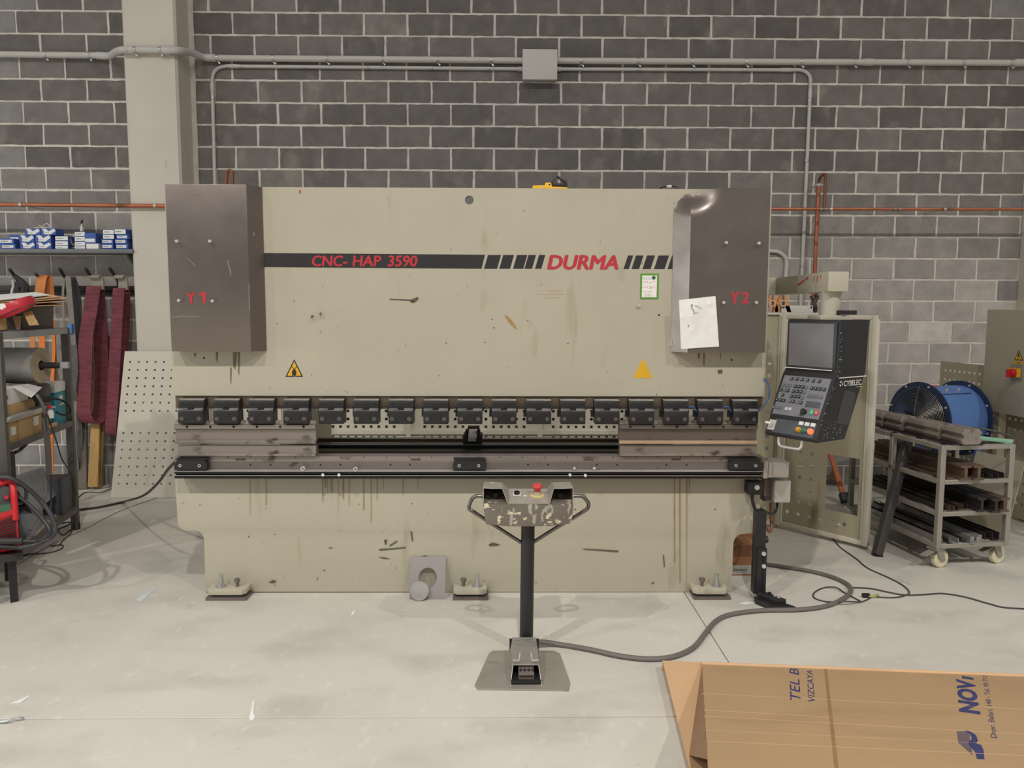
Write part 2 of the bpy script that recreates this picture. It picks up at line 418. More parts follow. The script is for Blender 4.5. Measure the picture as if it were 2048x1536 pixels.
# junction box
X0, Z0, X1, Z1 = rect(1045, 99, 1114.5, 160, YW-.10)
t = thing('junction_box', 'square grey junction box joining the conduits high on the wall', 'junction box', ((X0+X1)/2, YW, Z0))
build('box_body', G().box(X0+.006, YW-.085, Z0+.006, X1-.006, YW, Z1-.006), m_boxgrey, t, bevel=.004)
lid = build('box_lid', G().box(X0, YW-.115, Z0, X1, YW-.085, Z1), m_boxgrey, t, bevel=.007)
for x in (1040, 1117): build('cable_gland', G().cyl(Q(x-4, 138.2), Q(x+5, 138.2), .022), m_pvc, t)
# copper pipes
YCU = YC-.035
K = lambda x, y: at(x, y, YCU)
t = thing('copper_pipe', 'bright copper pipe crossing in front of the column at shelf height', 'pipe', K(150, 410))
build('pipe', G().tube([K(-420, 405.5), K(345, 412)], .018, 12, smooth=False), m_copper, t)
for x, y in ((42, 409.3), (311, 411.7)): clamp(t, K(x, y), .018, screw=False)
t = thing('copper_pipe', 'long copper pipe on the right wall above the swing arm', 'pipe', K(1800, 419))
build('pipe', G().tube([K(1500, 418), K(2450, 419)], .014, 12, smooth=False), m_copper, t)
for x in (1661, 1889): clamp(t, K(x, 418.8), .014, screw=False)
for x in (1641, 1650, 1789, 1798): build('solder_joint', G().cyl(K(x-3, 418.6), K(x+3, 418.6), .018), m_solder, t)
t = thing('copper_pipe', 'upright copper pipes looped beside the conduit right of the press brake', 'pipe', K(1637, 500))
build('pipe', G().tube([at(1626, 620, YW-.14), at(1637.5, 372, YW-.14)], .018, 12, smooth=False), m_copper, t)
build('bend', G().tube([at(1637.5, 375, YW-.14), at(1638, 362, YW-.15), at(1643, 352, YW-.2), at(1650, 349, YCU+.01), at(1651, 356, YCU)], .013, 10), m_copperold, t)
build('pipe', G().tube([K(1651, 354), K(1648.5, 416)], .0135, 10, smooth=False), m_copperold, t)
clamp(t, at(1637.8, 370, YW-.14), .019, 'Z', screw=False)
build('clamp_band', G().bar(at(1630, 370, YW-.15), at(1646, 370, YW-.15), .02, .012), m_zinc, t)
t = thing('copper_pipe', 'short copper elbow standing up behind the left cover', 'pipe', at(458, 345, 7.2))
build('wall_stub', G().cyl(at(459, 380, 7.2), (at(459, 380, 7.2).x, YW, at(459, 380, 7.2).z), .012, n=8), m_copperold, t)
build('bend', G().tube([at(452, 400, 7.2), at(453, 352, 7.2), at(456, 342, 7.2), at(463, 343, 7.2), at(465, 352, 7.2), at(466, 400, 7.2)], .014, 10), m_copperold, t)
# ================================================================== PRESS BRAKE
YM = 4.55
m_cream = mat('cream_paint', (180, 173, 154), .42, var=.035, scale=3, bump=.03, bscale=30,
              wear=[((150, 141, 116), 6, .62, (1, 1, .25), .16), ((124, 112, 88), 55, .725, (1, 1, .45), .03), ((206, 200, 182), 30, .70, (2.5, 1, .6), .05), ((110, 98, 76), 24, .76, (.4, 1, 2), .02)])
m_cover = mat('taupe_cover', (130, 120, 113), .35, .85, var=.05, scale=2.5, wear=[((165, 156, 150), 40, .76, (.25, 1, 1), .03)])
m_stripe = mat('stripe_black', (44, 43, 44), .45, var=.1, wear=[((150, 145, 132), 55, .74, (1, 1, .6), .02)])
m_red = mat('lettering_red', (188, 48, 58), .5, var=.06, wear=[((120, 60, 60), 45, .70, None, .06)])
m_redchip = mat('lettering_red_worn', (186, 58, 66), .5, var=.08, wear=[((190, 178, 158), 40, .62, (1, 1, .6), .03)])
m_black = mat('clamp_black', (38, 37, 38), .42, .1, var=.12, scale=12)
m_strip = mat('worn_bevel', (150, 146, 142), .3, .5, var=.5, scale=14, stretch=(1, 1, 1))
m_blackmatt = mat('matt_black', (32, 31, 31), .55, var=.1)
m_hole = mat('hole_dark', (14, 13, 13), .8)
m_steel = mat('tool_steel', (148, 138, 131), .36, .5, var=.12, scale=6, stretch=(.25, 1, 1), wear=[((88, 78, 72), 9, .60, (1, 1, 1.5), .12), ((186, 176, 168), 30, .68, (.3, 1, 2), .06)])
m_steeldk = mat('tool_steel_dark', (120, 111, 105), .42, .5, var=.12, scale=5, stretch=(.3, 1, 1), wear=[((70, 62, 58), 11, .62, (1, 1, 1.5), .1)])
m_bright = mat('bright_steel', (214, 211, 207), .3, .45, var=.08, scale=10)
m_brown = mat('oily_bar', (112, 96, 80), .5, .4, var=.2, scale=4, stretch=(1, 1, .2))
m_railblk = mat('rail_black', (36, 36, 37), .32, .4, var=.15, scale=8)
m_alu = mat('cast_aluminium', (196, 191, 184), .45, .2, var=.08, scale=14)
m_yellow = mat('warning_yellow', (222, 172, 40), .5, var=.06, wear=[((120, 92, 40), 40, .68, None, .05)])
m_scr = mat('bare_scratch', (92, 84, 70), .6, .2, var=.2, scale=60)
m_rust = mat('rust_run', (138, 112, 70), .7, var=.2, scale=40)
m_oil = mat('oil_stain', (118, 104, 80), .6, var=.25, scale=40)
m_hose = mat('pneumatic_hose', (58, 58, 62), .4)
m_hoseblue = mat('blue_hose', (70, 110, 160), .4)
XL, XR = -1.955, 1.566
pb = thing('press_brake', 'large cream CNC press brake with black stripe and red lettering', 'press brake', (-.2, YM+.5, 0))
# ---- ram plate with a round lifting hole
ZB, ZT = 1.21, 2.424
hx, hz = at(938.5, 400, YM).x, at(938.5, 400, YM).z; hr, hs, n = .0255, .05, 28
g = G()
for x0, x1, z0, z1 in ((XL, hx-hs, ZB, ZT), (hx+hs, XR, ZB, ZT), (hx-hs, hx+hs, ZB, hz-hs), (hx-hs, hx+hs, hz+hs, ZT)):
    for y, fl_ in ((YM, 0), (YM+.06, 1)):
        q = [(x0, y, z0), (x1, y, z0), (x1, y, z1), (x0, y, z1)]
        g.add(q if not fl_ else q[::-1], [(0, 1, 2, 3)])
g.add([(XL, YM, ZB), (XR, YM, ZB), (XR, YM, ZT), (XL, YM, ZT), (XL, YM+.06, ZB), (XR, YM+.06, ZB), (XR, YM+.06, ZT), (XL, YM+.06, ZT)], [(0, 4, 5, 1), (1, 5, 6, 2), (2, 6, 7, 3), (3, 7, 4, 0)])
sq = []; ci = []
for i in range(n):
    a = 2*math.pi*(i+.5)/n; c, s_ = math.cos(a), math.sin(a); k = hs/max(abs(c), abs(s_)); sq.append((hx+c*k, hz+s_*k)); ci.append((hx+c*hr, hz+s_*hr))
corner = {}
for i in range(n):
    j = (i+1) % n
    for y in (YM, YM+.06):
        loop = [(sq[i][0], y, sq[i][1])]
        if abs(sq[i][0]-sq[j][0]) > 1e-6 and abs(sq[i][1]-sq[j][1]) > 1e-6:
            loop.append((hx+hs*(1 if (sq[i][0]+sq[j][0])/2 > hx else -1), y, hz+hs*(1 if (sq[i][1]+sq[j][1])/2 > hz else -1)))
        loop += [(sq[j][0], y, sq[j][1]), (ci[j][0], y, ci[j][1]), (ci[i][0], y, ci[i][1])]
        g.add(loop, [tuple(range(len(loop)))])
    g.add([(ci[i][0], YM, ci[i][1]), (ci[j][0], YM, ci[j][1]), (ci[j][0], YM+.06, ci[j][1]), (ci[i][0], YM+.06, ci[i][1])], [(0, 1, 2, 3)])
ram = build('ram_plate', g, m_cream, pb, smooth=20)
# C frames, top tie and rear tank (behind the ram)
for x in (-1.42, 1.05):
    pf = [(YM+.07, .03), (YM+1.55, .03), (YM+1.55, 2.3), (YM+.07, 2.3), (YM+.07, 1.25), (YM+.5, 1.25), (YM+.5, .86), (YM+.07, .86)]
    build('side_frame', G().prism([(x, y, z) for y, z in pf], (.05, 0, 0)), m_cream, pb)
build('cross_tie', G().box(-1.42, YM+1.3, .1, 1.1, YM+1.5, .5), m_cream, pb)
# ---- stripe graphics
def decal(name, poly, m, parent=pb, Y=YM, t=.0012, label=None):
    P = [at(x, y, Y) for x, y in poly]
    return build(name, G().prism([(p.x, Y, p.z) for p in P], (0, -t, 0)), m, parent, label=label)
decal('stripe', [(524, 506), (970, 509.5), (963, 537.5), (524, 534)], m_stripe)
for x0, x1 in ((976, 1002), (1003.5+3, 1028), (1034, 1054.5), (1057, 1072), (1078, 1090.5)):
    decal('stripe_slash', [(x0, 510), (x1, 510), (x1-8, 537.5), (x0-8, 537.5)], m_stripe)
for x0, x1 in ((1256, 1266.5), (1272, 1287), (1294, 1310), (1317, 1338), (1344, 1352)):
    decal('stripe_slash', [(x0, 511), (x1, 511), (x1-9, 538), (x0-9, 538)] if x1 < 1350 else [(x0, 511), (x1, 511), (x1, 538), (x0-9, 538)], m_stripe)
def letter(name, s, x, y, size_px, m, bold=.02, shear=0., Y=YM-.0015, w_px=None, parent=pb, label=None, t=.0008):
    """lettering whose first baseline point sits at pixel x, y and whose width is w_px"""
    p = at(x, y, Y); sc = (at(x, y-size_px, Y).z-p.z)
    g = text_g(s, sc/.70, p, (1, 0, 0), (0, 0, 1), (0, -1, 0), t, 0, shear, fat=bold)
    if w_px:
        w = at(x+w_px, y, Y).x-p.x; x0 = min(q.x for q in g.v); x1 = max(q.x for q in g.v); k = w/(x1-x0)
        for q in g.v: q.x = p.x+(q.x-x0)*k
    return build(name, g, m, parent, label=label)
letter('lettering', 'CNC-', 624, 532, 21, m_red, .03, .12, w_px=71)
letter('lettering', 'HAP', 705, 532, 21, m_red, .03, .12, w_px=58)
letter('lettering', '3590', 775, 532.5, 21.5, m_red, .03, .12, w_px=60)
letter('brand_lettering', 'DURMA', 1094, 538, 28, m_red, .042, .2, w_px=143, Y=YM-.0008)
# warning triangles
def tri(name, x, y, w, h, m, border=True):
    if border:
        a = decal(name, [(x-w/2, y+h/2), (x+w/2, y+h/2), (x, y-h/2)], m_stripe)
        decal('sticker_field', [(x-w/2+3.6, y+h/2-2), (x+w/2-3.6, y+h/2-2), (x, y-h/2+4.6)], m, a, YM-.0013, .0006)
        decal('pictogram', [(x-4, y+15), (x+4, y+15), (x+4.5, y+7), (x+2, y+3), (x-2, y+3), (x-5, y+7)], m_stripe, a, YM-.002, .0005)
        decal('pictogram', [(x-6, y-3), (x-5, y-4), (x+1, y+3), (x, y+4)], m_stripe, a, YM-.002, .0005)
        decal('pictogram', [(x+6, y-3), (x+5, y-4), (x-1, y+3), (x, y+4)], m_stripe, a, YM-.002, .0005)
    else:
        a = decal(name, [(x-w/2, y+h/2-2), (x-w/2+3, y+h/2), (x+w/2-3, y+h/2), (x+w/2, y+h/2-2), (x+2, y-h/2), (x-2, y-h/2)], m)
    return a
tri('warning_sticker', 588.5, 736, 35, 35, m_yellow)['label'] = 'yellow triangle sticker with black border'
tri('warning_sticker', 1286, 738, 37, 36, m_yellow, False)['label'] = 'faded plain yellow triangle sticker'
# marks on the paint
def rag(pts, name, m, Y=YM): decal(name, pts, m, Y=Y, t=.0006)
rag([(779, 597.5), (822, 599), (835, 594), (838, 597), (833, 603), (825, 607), (818, 602), (779, 600)], 'scratch', m_scr)
rag([(1008, 630), (1016, 632), (1028, 646), (1036, 661), (1028, 656), (1018, 646)], 'scratch', mat('primer_scrape', (158, 132, 86), .6, var=.2, scale=40))
for p in ([(757, 1098.5), (812, 1094), (811, 1096), (760, 1101)], [(1163, 1097), (1237, 1101), (1236, 1104), (1170, 1099)], [(756, 1113.5), (770, 1115), (781, 1118), (766, 1117)], [(778, 1091), (794, 1081), (795, 1083), (781, 1092)], [(821, 1063), (824, 1062), (826, 1082), (824, 1083)], [(1326, 1110), (1328, 1110), (1330, 1134), (1328, 1134)], [(768, 1080), (774, 1079), (773, 1087), (771, 1091)], [(633, 1159), (636, 1153), (635, 1160)], [(838, 1114), (855, 1110), (850, 1114)], [(977, 1089), (985, 1085), (999, 1089), (1002, 1088), (996, 1091), (980, 1092)], [(537, 1165), (545, 1160), (553, 1162), (548, 1166)], [(1435, 740), (1445, 739), (1445, 747), (1436, 748)], [(657, 1095), (664, 1095), (664, 1097), (657, 1096)], [(1302, 1166), (1309, 1164), (1307, 1168)]):
    rag(p, 'scratch', m_scr)
rr = random.Random(5)
for _ in range(46):
    x, y = rr.uniform(360, 1500), rr.choice((rr.uniform(560, 790), rr.uniform(640, 790), rr.uniform(985, 1175)))
    if y > 1050 and not 430 < x < 1450: continue
    if y < 710 and not 545 < x < 1330: continue
    w, h = rr.uniform(1, 7), rr.uniform(.8, 2)
    if rr.random() < .25: w, h = h, w
    rag([(x, y), (x+w, y+rr.uniform(-1.5, 1.5)), (x+w*.8, y+h), (x+w*.1, y+h*.8)], 'paint_chip', m_scr)
for x, y0, y1, w in ((434, 704, 726, 5), (470, 704, 740, 9), (478, 704, 752, 5), (390, 706, 716, 6), (1398, 706, 720, 5), (1408, 706, 734, 4), (1441, 706, 722, 2), (462, 735, 770, 4)):
    rag([(x-w/2, y0), (x+w/2, y0), (x+w*.35, (y0+y1)/2), (x+w*.1, y1), (x-w*.4, y1-6)], 'oil_run', m_oil)
for x, y1, w in ((645, 1003, 1.4), (650, 975, 1.2), (655, 990, 1), (662, 1000, 1.2), (664, 985, 1), (676, 1040, 1), (686, 998, 2), (698, 1010, 1.2), (727, 1020, 1), (742, 1045, 1), (754, 1000, 1), (767, 985, 1), (806, 990, 1), (836, 980, 1), (1349, 1125, 1.2), (1360, 1165, 1.6), (1374, 1175, 1.4), (1379, 990, 1.2), (500, 1030, 1), (532, 1010, 1)):
    rag([(x-w/2, 957), (x+w/2, 957), (x+w/2+rr.uniform(-1, 1), y1), (x-w/4, y1)], 'rust_run', m_rust)
# small red marks and pins on the ram
letter('chalk_mark', 't', 598, 386, 8, m_redchip, .05)
def dashes(name, x, y, w, h, m, parent=pb, Y=YM, t=.0006, seed=1):
    """a line of print too small to read: short strokes of uneven length"""
    r_ = random.Random(seed); q = x
    while q < x+w:
        d = r_.uniform(.8, 2.6)*max(1, h*.35); decal(name, [(q, y), (min(q+d, x+w), y), (min(q+d, x+w), y-h*r_.uniform(.6, 1)), (q, y-h*r_.uniform(.6, 1))], m, parent, Y, t); q += d+r_.uniform(.5, 1.2)
for i, (x, y, w) in enumerate(((1093, 583, 32), (1074, 590, 55), (1090, 597, 30))):
    dashes('stencil_note', x, y, w, 3, mat('faint_stencil', (178, 156, 138), .6, var=.1), seed=i)
for x, y, dx, dy in ((625, 632, 3, 6), (641, 627, 7, 1)):
    build('pin', G().cyl(at(x, y, YM), at(x+dx*.3, y+dy*.3, YM)+V((0, -.03, 0)), .006, n=8), m_scr, pb)
build('screw', G().cyl(at(1277, 611, YM), at(1277, 611, YM)+V((0, -.02, 0)), .009, n=10), m_bright, pb)
for x, y in ((1318, 630), (1463, 720), (408, 716)):
    build('screw_hole', G().cyl(at(x, y, YM)+V((0, -.001, 0)), at(x, y, YM)+V((0, .004, 0)), .006, n=8), m_hole, pb)
# ---- cylinder covers
YF = YM-.09
def cover_common(t, studs, txt, tx, tw):
    for x, y in studs:
        build('stud', G().cyl(at(x, y, YF), at(x, y, YF)+V((0, -.028, 0)), .0055, n=8).cyl(at(x, y, YF)+V((0, -.022, 0)), at(x, y, YF)+V((0, -.03, 0)), .009, n=8), m_bright, t)
    letter('painted_mark', 'Y', tx, 606, 22, m_red, .04, 0, YF-.001, 19, t)
    if txt == 'Y2': letter('painted_mark', '2', tx+22, 606, 22, m_red, .04, 0, YF-.001, 16, t)
    else: decal('painted_mark', [(tx+32, 606), (tx+38, 606), (tx+38.5, 583.5), (tx+34, 583.5), (tx+26, 588), (tx+27, 593), (tx+32, 591)], m_red, t, YF, .001)
c1 = build('cylinder_cover', G(), m_cover, pb)
def cover_g(xl0, xc, xr, top, bot, mirror=False):
    pass
x0, x1 = at(336.5, 536, YF).x, at(497, 536, YF).x; x2 = at(529, 536, YM).x
zt, zb = at(420, 368.5, YF).z, at(430, 703, YF).z
c1.data = meshdata('cylinder_cover', (lambda g: (setattr(g, 'v', [ROOTM[pb.name].inverted() @ p for p in g.v]), g)[1])(
    G().prism([(x0, YF, zb), (x1, YF, zb), (x2, YM-.004, zb), (x2, YM-.001, zb), (x0, YM-.001, zb)], (0, 0, zt-zb))), m_cover, .003)
cover_common(c1, ((357, 483), (423, 483), (361, 601), (428, 602)), 'Y1', 373, 39)
for p in ([(340, 634), (365, 631), (399, 633), (399, 634.2), (365, 633), (340, 636)], [(497, 567), (499, 567), (500, 620), (498, 620)], [(454, 520), (456, 520), (463, 545), (462, 556)], [(384, 389), (403, 390), (403, 391), (384, 390)], [(360, 500), (392, 532), (390, 533)], [(506, 467), (509, 464), (509, 470), (507, 473)]):
    decal('scuff', p, mat('pale_scuff', (124, 117, 112), .6), c1, YF-.0001 if p[0][0] < 498 else YF+.02, .0008)
# right cover: front panel with its top inner corner bent back
xc0, xc1, xc2 = at(1345, 540, YM).x, at(1379, 540, YF).x, at(1535.5, 540, YF).x
zt, zb = at(1480, 376, YF).z, at(1450, 705, YF).z
g = G(); NU, NV = 46, 44; us = []
for i in range(NU+1):
    q = i/NU
    us.append((xc0+(xc1-xc0)*(q/.26), YM-.004+(YF-YM+.004)*(q/.26)) if q < .26 else (xc1+(xc2-xc1)*(q-.26)/.74, YF))
dc = at(1388, 372, YF)
vs = []
for j in range(NV+1):
    z = zb+(zt-zb)*(j/NV)
    for x, y in us:
        d = math.hypot(x-dc.x, (z-dc.z)*1.0)/.165
        k = max(0, 1-d); k = k*k*(3-2*k)
        # bent like a folded lip: back and slightly down
        vs.append((x, min(y+.078*k, YM-.003+.02*k), z-.028*k*max(0, (z-dc.z+.17)/.17)))
fs = [(j*(NU+1)+i, j*(NU+1)+i+1, (j+1)*(NU+1)+i+1, (j+1)*(NU+1)+i) for j in range(NV) for i in range(NU)]
g.add(vs, fs)
g.box(xc2-.003, YF+.001, zb, xc2, YM-.001, zt); g.box(xc1, YF+.002, zb, xc2, YM-.001, zb+.003)
c2 = build('cylinder_cover', g, m_cover, pb, smooth=30)
sm = c2.modifiers.new('sheet', 'SOLIDIFY'); sm.thickness = .002; sm.offset = 0
cover_common(c2, ((1450, 486), (1515, 487), (1445, 605), (1510, 605)), 'Y2', 1460, 38)
build('seam_clip', G().box(at(1341, 690, YM).x-.004, YM-.012, at(1341, 692, YM).z, at(1343, 690, YM).x, YM, at(1341, 678, YM).z), m_alu, pb)
# ---- tool clamps under the ram
X0, Z0, X1, Z1 = rect(346, 792, 1528, 818, YM+.01)
build('clamp_bar', G().box(XL+.01, YM+.012, Z0, XR-.01, YM+.09, Z1+.03), m_brown, pb)
YA, YJ = YM-.055, YM-.075
cl0 = None
def clamp_parts(x):
    """x = pixel of the clamp centre"""
    X0, Z0, X1, Z1 = rect(x-25.3, 801.2, x+25.3, 816, YA)
    zt = at(x, 797.5, YM-.02).z
    xm = (X0+X1)/2
    u = build('tool_clamp', G().prism([(X0, YA, Z0), (X0, YA, Z1), (X0, YM-.02, zt), (X0, YM+.02, zt), (X0, YM+.02, Z0)], (X1-X0, 0, 0)), m_black, pb, bevel=.0015, seg=1)
    for s in (-.05, .052):
        build('clamp_hole', G().cyl((xm+s, YA-.0006, (Z0+Z1)/2+.003), (xm+s, YA+.002, (Z0+Z1)/2+.003), .0045, n=8), m_hole, u)
    a0, b0, a1, b1 = rect(x-24.5, 821.5, x+24.8, 848.5, YJ)
    zt2 = at(x, 815.5, YM-.045).z
    build('clamp_jaw', G().prism([(a0, YJ, b0+.012), (a0, YJ, b1), (a0, YM-.045, zt2), (a0, YM+.02, zt2), (a0, YM+.02, b0), (a0, YJ+.006, b0)], (a1-a0, 0, 0)), m_black, u, bevel=.0015, seg=1)
    build('bevel_strip', G().prism([(X0+.001, YA-.0012, Z1+.0006), (X0+.001, YM-.02-.0012, zt+.0006), (X0+.001, YM-.02, zt-.001), (X0+.001, YA, Z1-.001)], (X1-X0-.002, 0, 0)), m_strip, u)
    build('bevel_strip', G().prism([(a0+.001, YJ-.0012, b1+.0006), (a0+.001, YM-.045-.0012, zt2+.0006), (a0+.001, YM-.045, zt2-.001), (a0+.001, YJ, b1-.001)], (a1-a0-.002, 0, 0)), m_strip, u)
    zb_ = at(x, 820, YM-.06).z
    build('latch', G().obox((xm, YM-.062, zb_), (.019, 0, 0), V((0, .030, .024)).normalized()*.010, V((0, -.024, .030)).normalized()*.008), m_hole, u, bevel=.004)
    zc = at(x, 838, YJ).z
    for s in (-.05, .05):
        build('ring_bolt', G().lathe((xm+s, YJ, zc), (0, -1, 0), [(.0115, -.001), (.0115, .0025), (.0085, .0025), (.0085, .0008), (.005, .0008), (.005, .003), (.003, .003), (.003, -.001), (.0115, -.001)], 16), mat('bolt_black', (112, 108, 106), .35, .3), u)
        build('socket_hole', G().cyl((xm+s*.5, YJ-.0006, zc), (xm+s*.5, YJ+.002, zc), .0052, n=10), m_hole, u)
    return u, xm
CX = [380, 450.5, 520.5, 590.5, 661, 731, 801, 871, 939.5, 1008, 1077.5, 1146, 1214.5, 1284, 1353, 1422, 1492]
u0, xm0 = clamp_parts(939.5)
prev = None
xs_ = []
for x in CX:
    xm = at(x, 825, YJ).x; xs_.append(xm)
    if x != 939.5: dup_part(u0, pb, (xm-xm0, 0, 0))
zq = at(900, 818, YM).z
for i in range(16):
    a, b = xs_[i]+.072, xs_[i+1]-.072; c = (a+b)/2
    build('air_hose', G().tube([(a, YM-.02, zq-.012), (a+.012, YM-.025, zq+.012), (c, YM-.03, zq+.021), (b-.012, YM-.025, zq+.012), (b, YM-.02, zq-.012)], .0045, 8, 4), m_hoseblue if i >= 14 else m_hose, pb)
    build('hose_fitting', G().box(b-.016, YM-.01, zq-.045, b+.004, YM+.01, zq-.005), m_black, pb)
build('air_hose', G().tube([at(1528, 757, YM-.01), at(1535, 766, YM-.01), at(1538, 785, YM-.02), at(1535, 800, YM-.02), at(1524, 815, YM-.03), at(1517, 822, YM-.03)], .005, 8), m_hoseblue, pb)
# ---- table: rails, holders, T-slot, apron
def rail(name, x0, y0, x1, y1, Y, dep, m, bevel=.0015):
    X0, Z0, X1, Z1 = rect(x0, y0, x1, y1, Y)
    return build(name, G().box(X0, Y, Z0, X1, Y+dep, Z1), m, pb, bevel=bevel, seg=1)
YB = YM-.04
dr = rail('die_rail', 349, 913, 1527, 925, YB+.012, .10, m_steel)
hd = rail('die_holder', 349, 925, 1521, 941.5, YB, .12, m_steeldk)
for i in range(26):
    x = 365+i*45.3
    p = at(x, 914.5, YB+.012); build('screw_hole', G().cyl(p+V((0, -.0006, 0)), p+V((0, .002, 0)), .0035, n=8), m_hole, dr)
for x in (481, 831, 1177, 1352):
    p = at(x, 919, YB+.012); build('maker_plate', G().box(p.x-.03, p.y-.0008, p.z-.0065, p.x+.03, p.y+.001, p.z+.0065), mat('maker_plate_dark', (92, 84, 78), .5, .5, var=.3, scale=120), dr, bevel=.003)
for x in (501, 541, 641, 681, 781, 820, 1056, 1096, 1194, 1234, 1333, 1373):
    p = at(x, 929.5, YB); build('screw_hole', G().cyl(p+V((0, -.0006, 0)), p+V((0, .002, 0)), .0055, n=10), m_hole, hd)
YR = YB-.055
X0, Z0, X1, Z1 = rect(349, 943.5, 1525, 957, YR)
ts = build('front_rail', G().prism([(X0, YR, Z0), (X0, YR, Z0+.018), (X0, YR+.02, Z0+.020), (X0, YR+.02, Z1-.014), (X0, YR, Z1-.012), (X0, YR, Z1-.002), (X0, YR+.004, Z1), (X0, YB+.02, Z1), (X0, YB+.02, Z0)], (X1-X0, 0, 0)), m_railblk, pb)
build('rail_ledge', G().box(X0, YR+.001, Z1, X1, YB-.001, Z1+.0015), m_bright, ts)
build('rail_lip', G().box(X0, YR-.0008, Z0+.0155, X1, YR+.002, Z0+.018), m_bright, ts)
for x, y in ((607, 936), (712, 937)):
    p = at(x, y, YB-.03); build('rail_nut', G().lathe(p, (0, -1, 0), [(.0125, 0), (.0125, .022), (.007, .022), (.007, 0), (.0125, 0)], 14), m_bright, ts)
for x, y in ((646, 951.5), (678, 951.5), (1141, 951.5), (1171.5, 952.5), (1149, 938.5), (1189, 938.5)):
    p = at(x, y, YR); d = V((.006, -.03, .012)) if x < 900 else V((-.006, -.03, .012))
    if y < 945: p = p+V((0, .03, 0)); d = V((0, -.02, .004))
    build('rail_screw', G().cyl(p, p+d, .0085, n=10), m_bright, ts)
for x in (374, 514, 653, 704, 843, 982, 1031, 1309, 1360):
    p = at(x, 954.5, YR); build('lip_notch', G().prism([(p.x-.02, p.y-.0012, p.z+.004), (p.x+.02, p.y-.0012, p.z+.004), (p.x+.012, p.y-.0012, p.z-.004), (p.x-.012, p.y-.0012, p.z-.004)], (0, .003, 0)), m_hole, ts)
YE = YB-.045
for xa, xb in ((348, 413.5), (906, 972), (1459, 1526)):
    X0, Z0, X1, Z1 = rect(xa, 921, xb, 940, YE)
    e = build('end_clamp', G().prism([(X0, YE, Z0), (X1, YE, Z0), (X1, YE, Z1-.018), (X1-.018, YE, Z1), (X0+.018, YE, Z1), (X0, YE, Z1-.018)], (0, .05, 0)), m_black, pb, bevel=.002, seg=1)
    build('clamp_shim', G().box(X0+.004, YE+.012, Z1, X1-.004, YE+.05, Z1+.009), m_black, e)
    for k in (.19, .78):
        p = V((X0+(X1-X0)*k, YE, (Z0+Z1)/2-.002)); build('socket_bolt', G().lathe(p, (0, -1, 0), [(.009, -.001), (.009, .006), (.0055, .006), (.0055, .001), (.0005, .001)], 12), m_bright, e)
        build('socket_hole', G().cyl(p+V((0, -.002, 0)), p+V((0, -.0012, 0)), .0055, n=8), m_hole, e)
# apron: wide table front with rounded lower corners stepping in to the base
def P_(x, y): q = at(x, y, YM+.005); return (q.x, YM+.005, q.z)
def arc(cx, cy, r0, a0, a1, n=8): return [(cx+r0*math.cos(math.radians(a0+(a1-a0)*i/n)), cy-r0*math.sin(math.radians(a0+(a1-a0)*i/n))) for i in range(n+1)]
pts = [(350, 957)]+arc(374, 1043, 19, 180, 270)+arc(388, 1081, 20, 90, 0)+[(411, 1184), (1463, 1184)]+arc(1487, 1088, 20, 180, 90)+arc(1500, 1048, 19, 270, 360)+[(1521, 957)]
build('apron', G().prism([P_(x, y) for x, y in pts], (0, .045, 0)), m_cream, pb, bevel=.003, smooth=30)
build('table_beam', G().box(XL+.03, YM+.05, .60, XR-.03, YM+.11, at(900, 914, YM+.05).z), m_steeldk, pb)
build('rear_plate', G().box(-1.78, YM+.25, .0, 1.38, YM+.29, .62), m_cream, pb)
build('base_shadow_strip', G().box(-1.78, YM+.02, 0, 1.38, YM+.24, .021), m_hole, pb)  # black strip standing in for the shadow gap under the apron
# feet
def foot(x0, x1, flip):
    X0, Z0, X1, Z1 = rect(x0, 1169, x1, 1187, YM-.10)
    X0 = at(x0, 1180, YM-.10).x; X1 = at(x1, 1180, YM-.10).x; z0, z1 = .03, .062
    f = build('levelling_foot', G().prism([(X0+.02, YM-.11, z0), (X1-.02, YM-.11, z0), (X1, YM-.085, z0), (X1, YM+.02, z0), (X0, YM+.02, z0), (X0, YM-.085, z0)], (0, 0, z1-z0)), m_cream, pb, bevel=.004)
    build('foot_pad', G().box(X0, YM-.12, 0, X1+.01, YM+.0, .018), m_steeldk, f)
    build('foot_shim', G().box(X0+.05, YM-.10, .018, X1-.03, YM-.02, .03), m_blackmatt, f)
    xa, xb = X0+(X1-X0)*.3, X0+(X1-X0)*.72
    if flip: xa, xb = xb, xa
    build('anchor_stud', G().cyl((xa, YM-.05, z1), (xa, YM-.05, z1+.075), .012, n=12), m_zinc, f)
    build('anchor_nut', G().cyl((xa, YM-.05, z1), (xa, YM-.05, z1+.004), .034, n=18).cyl((xa, YM-.05, z1+.004), (xa, YM-.05, z1+.03), .020, n=6), m_zinc, f)
    build('jack_bolt', G().cyl((xb, YM-.05, z1), (xb, YM-.05, z1+.03), .010, n=10).cyl((xb, YM-.05, z1+.03), (xb, YM-.05, z1+.048), .019, n=6), m_steeldk, f)
foot(413, 491, False); foot(906, 973, True); foot(1387, 1457, True)
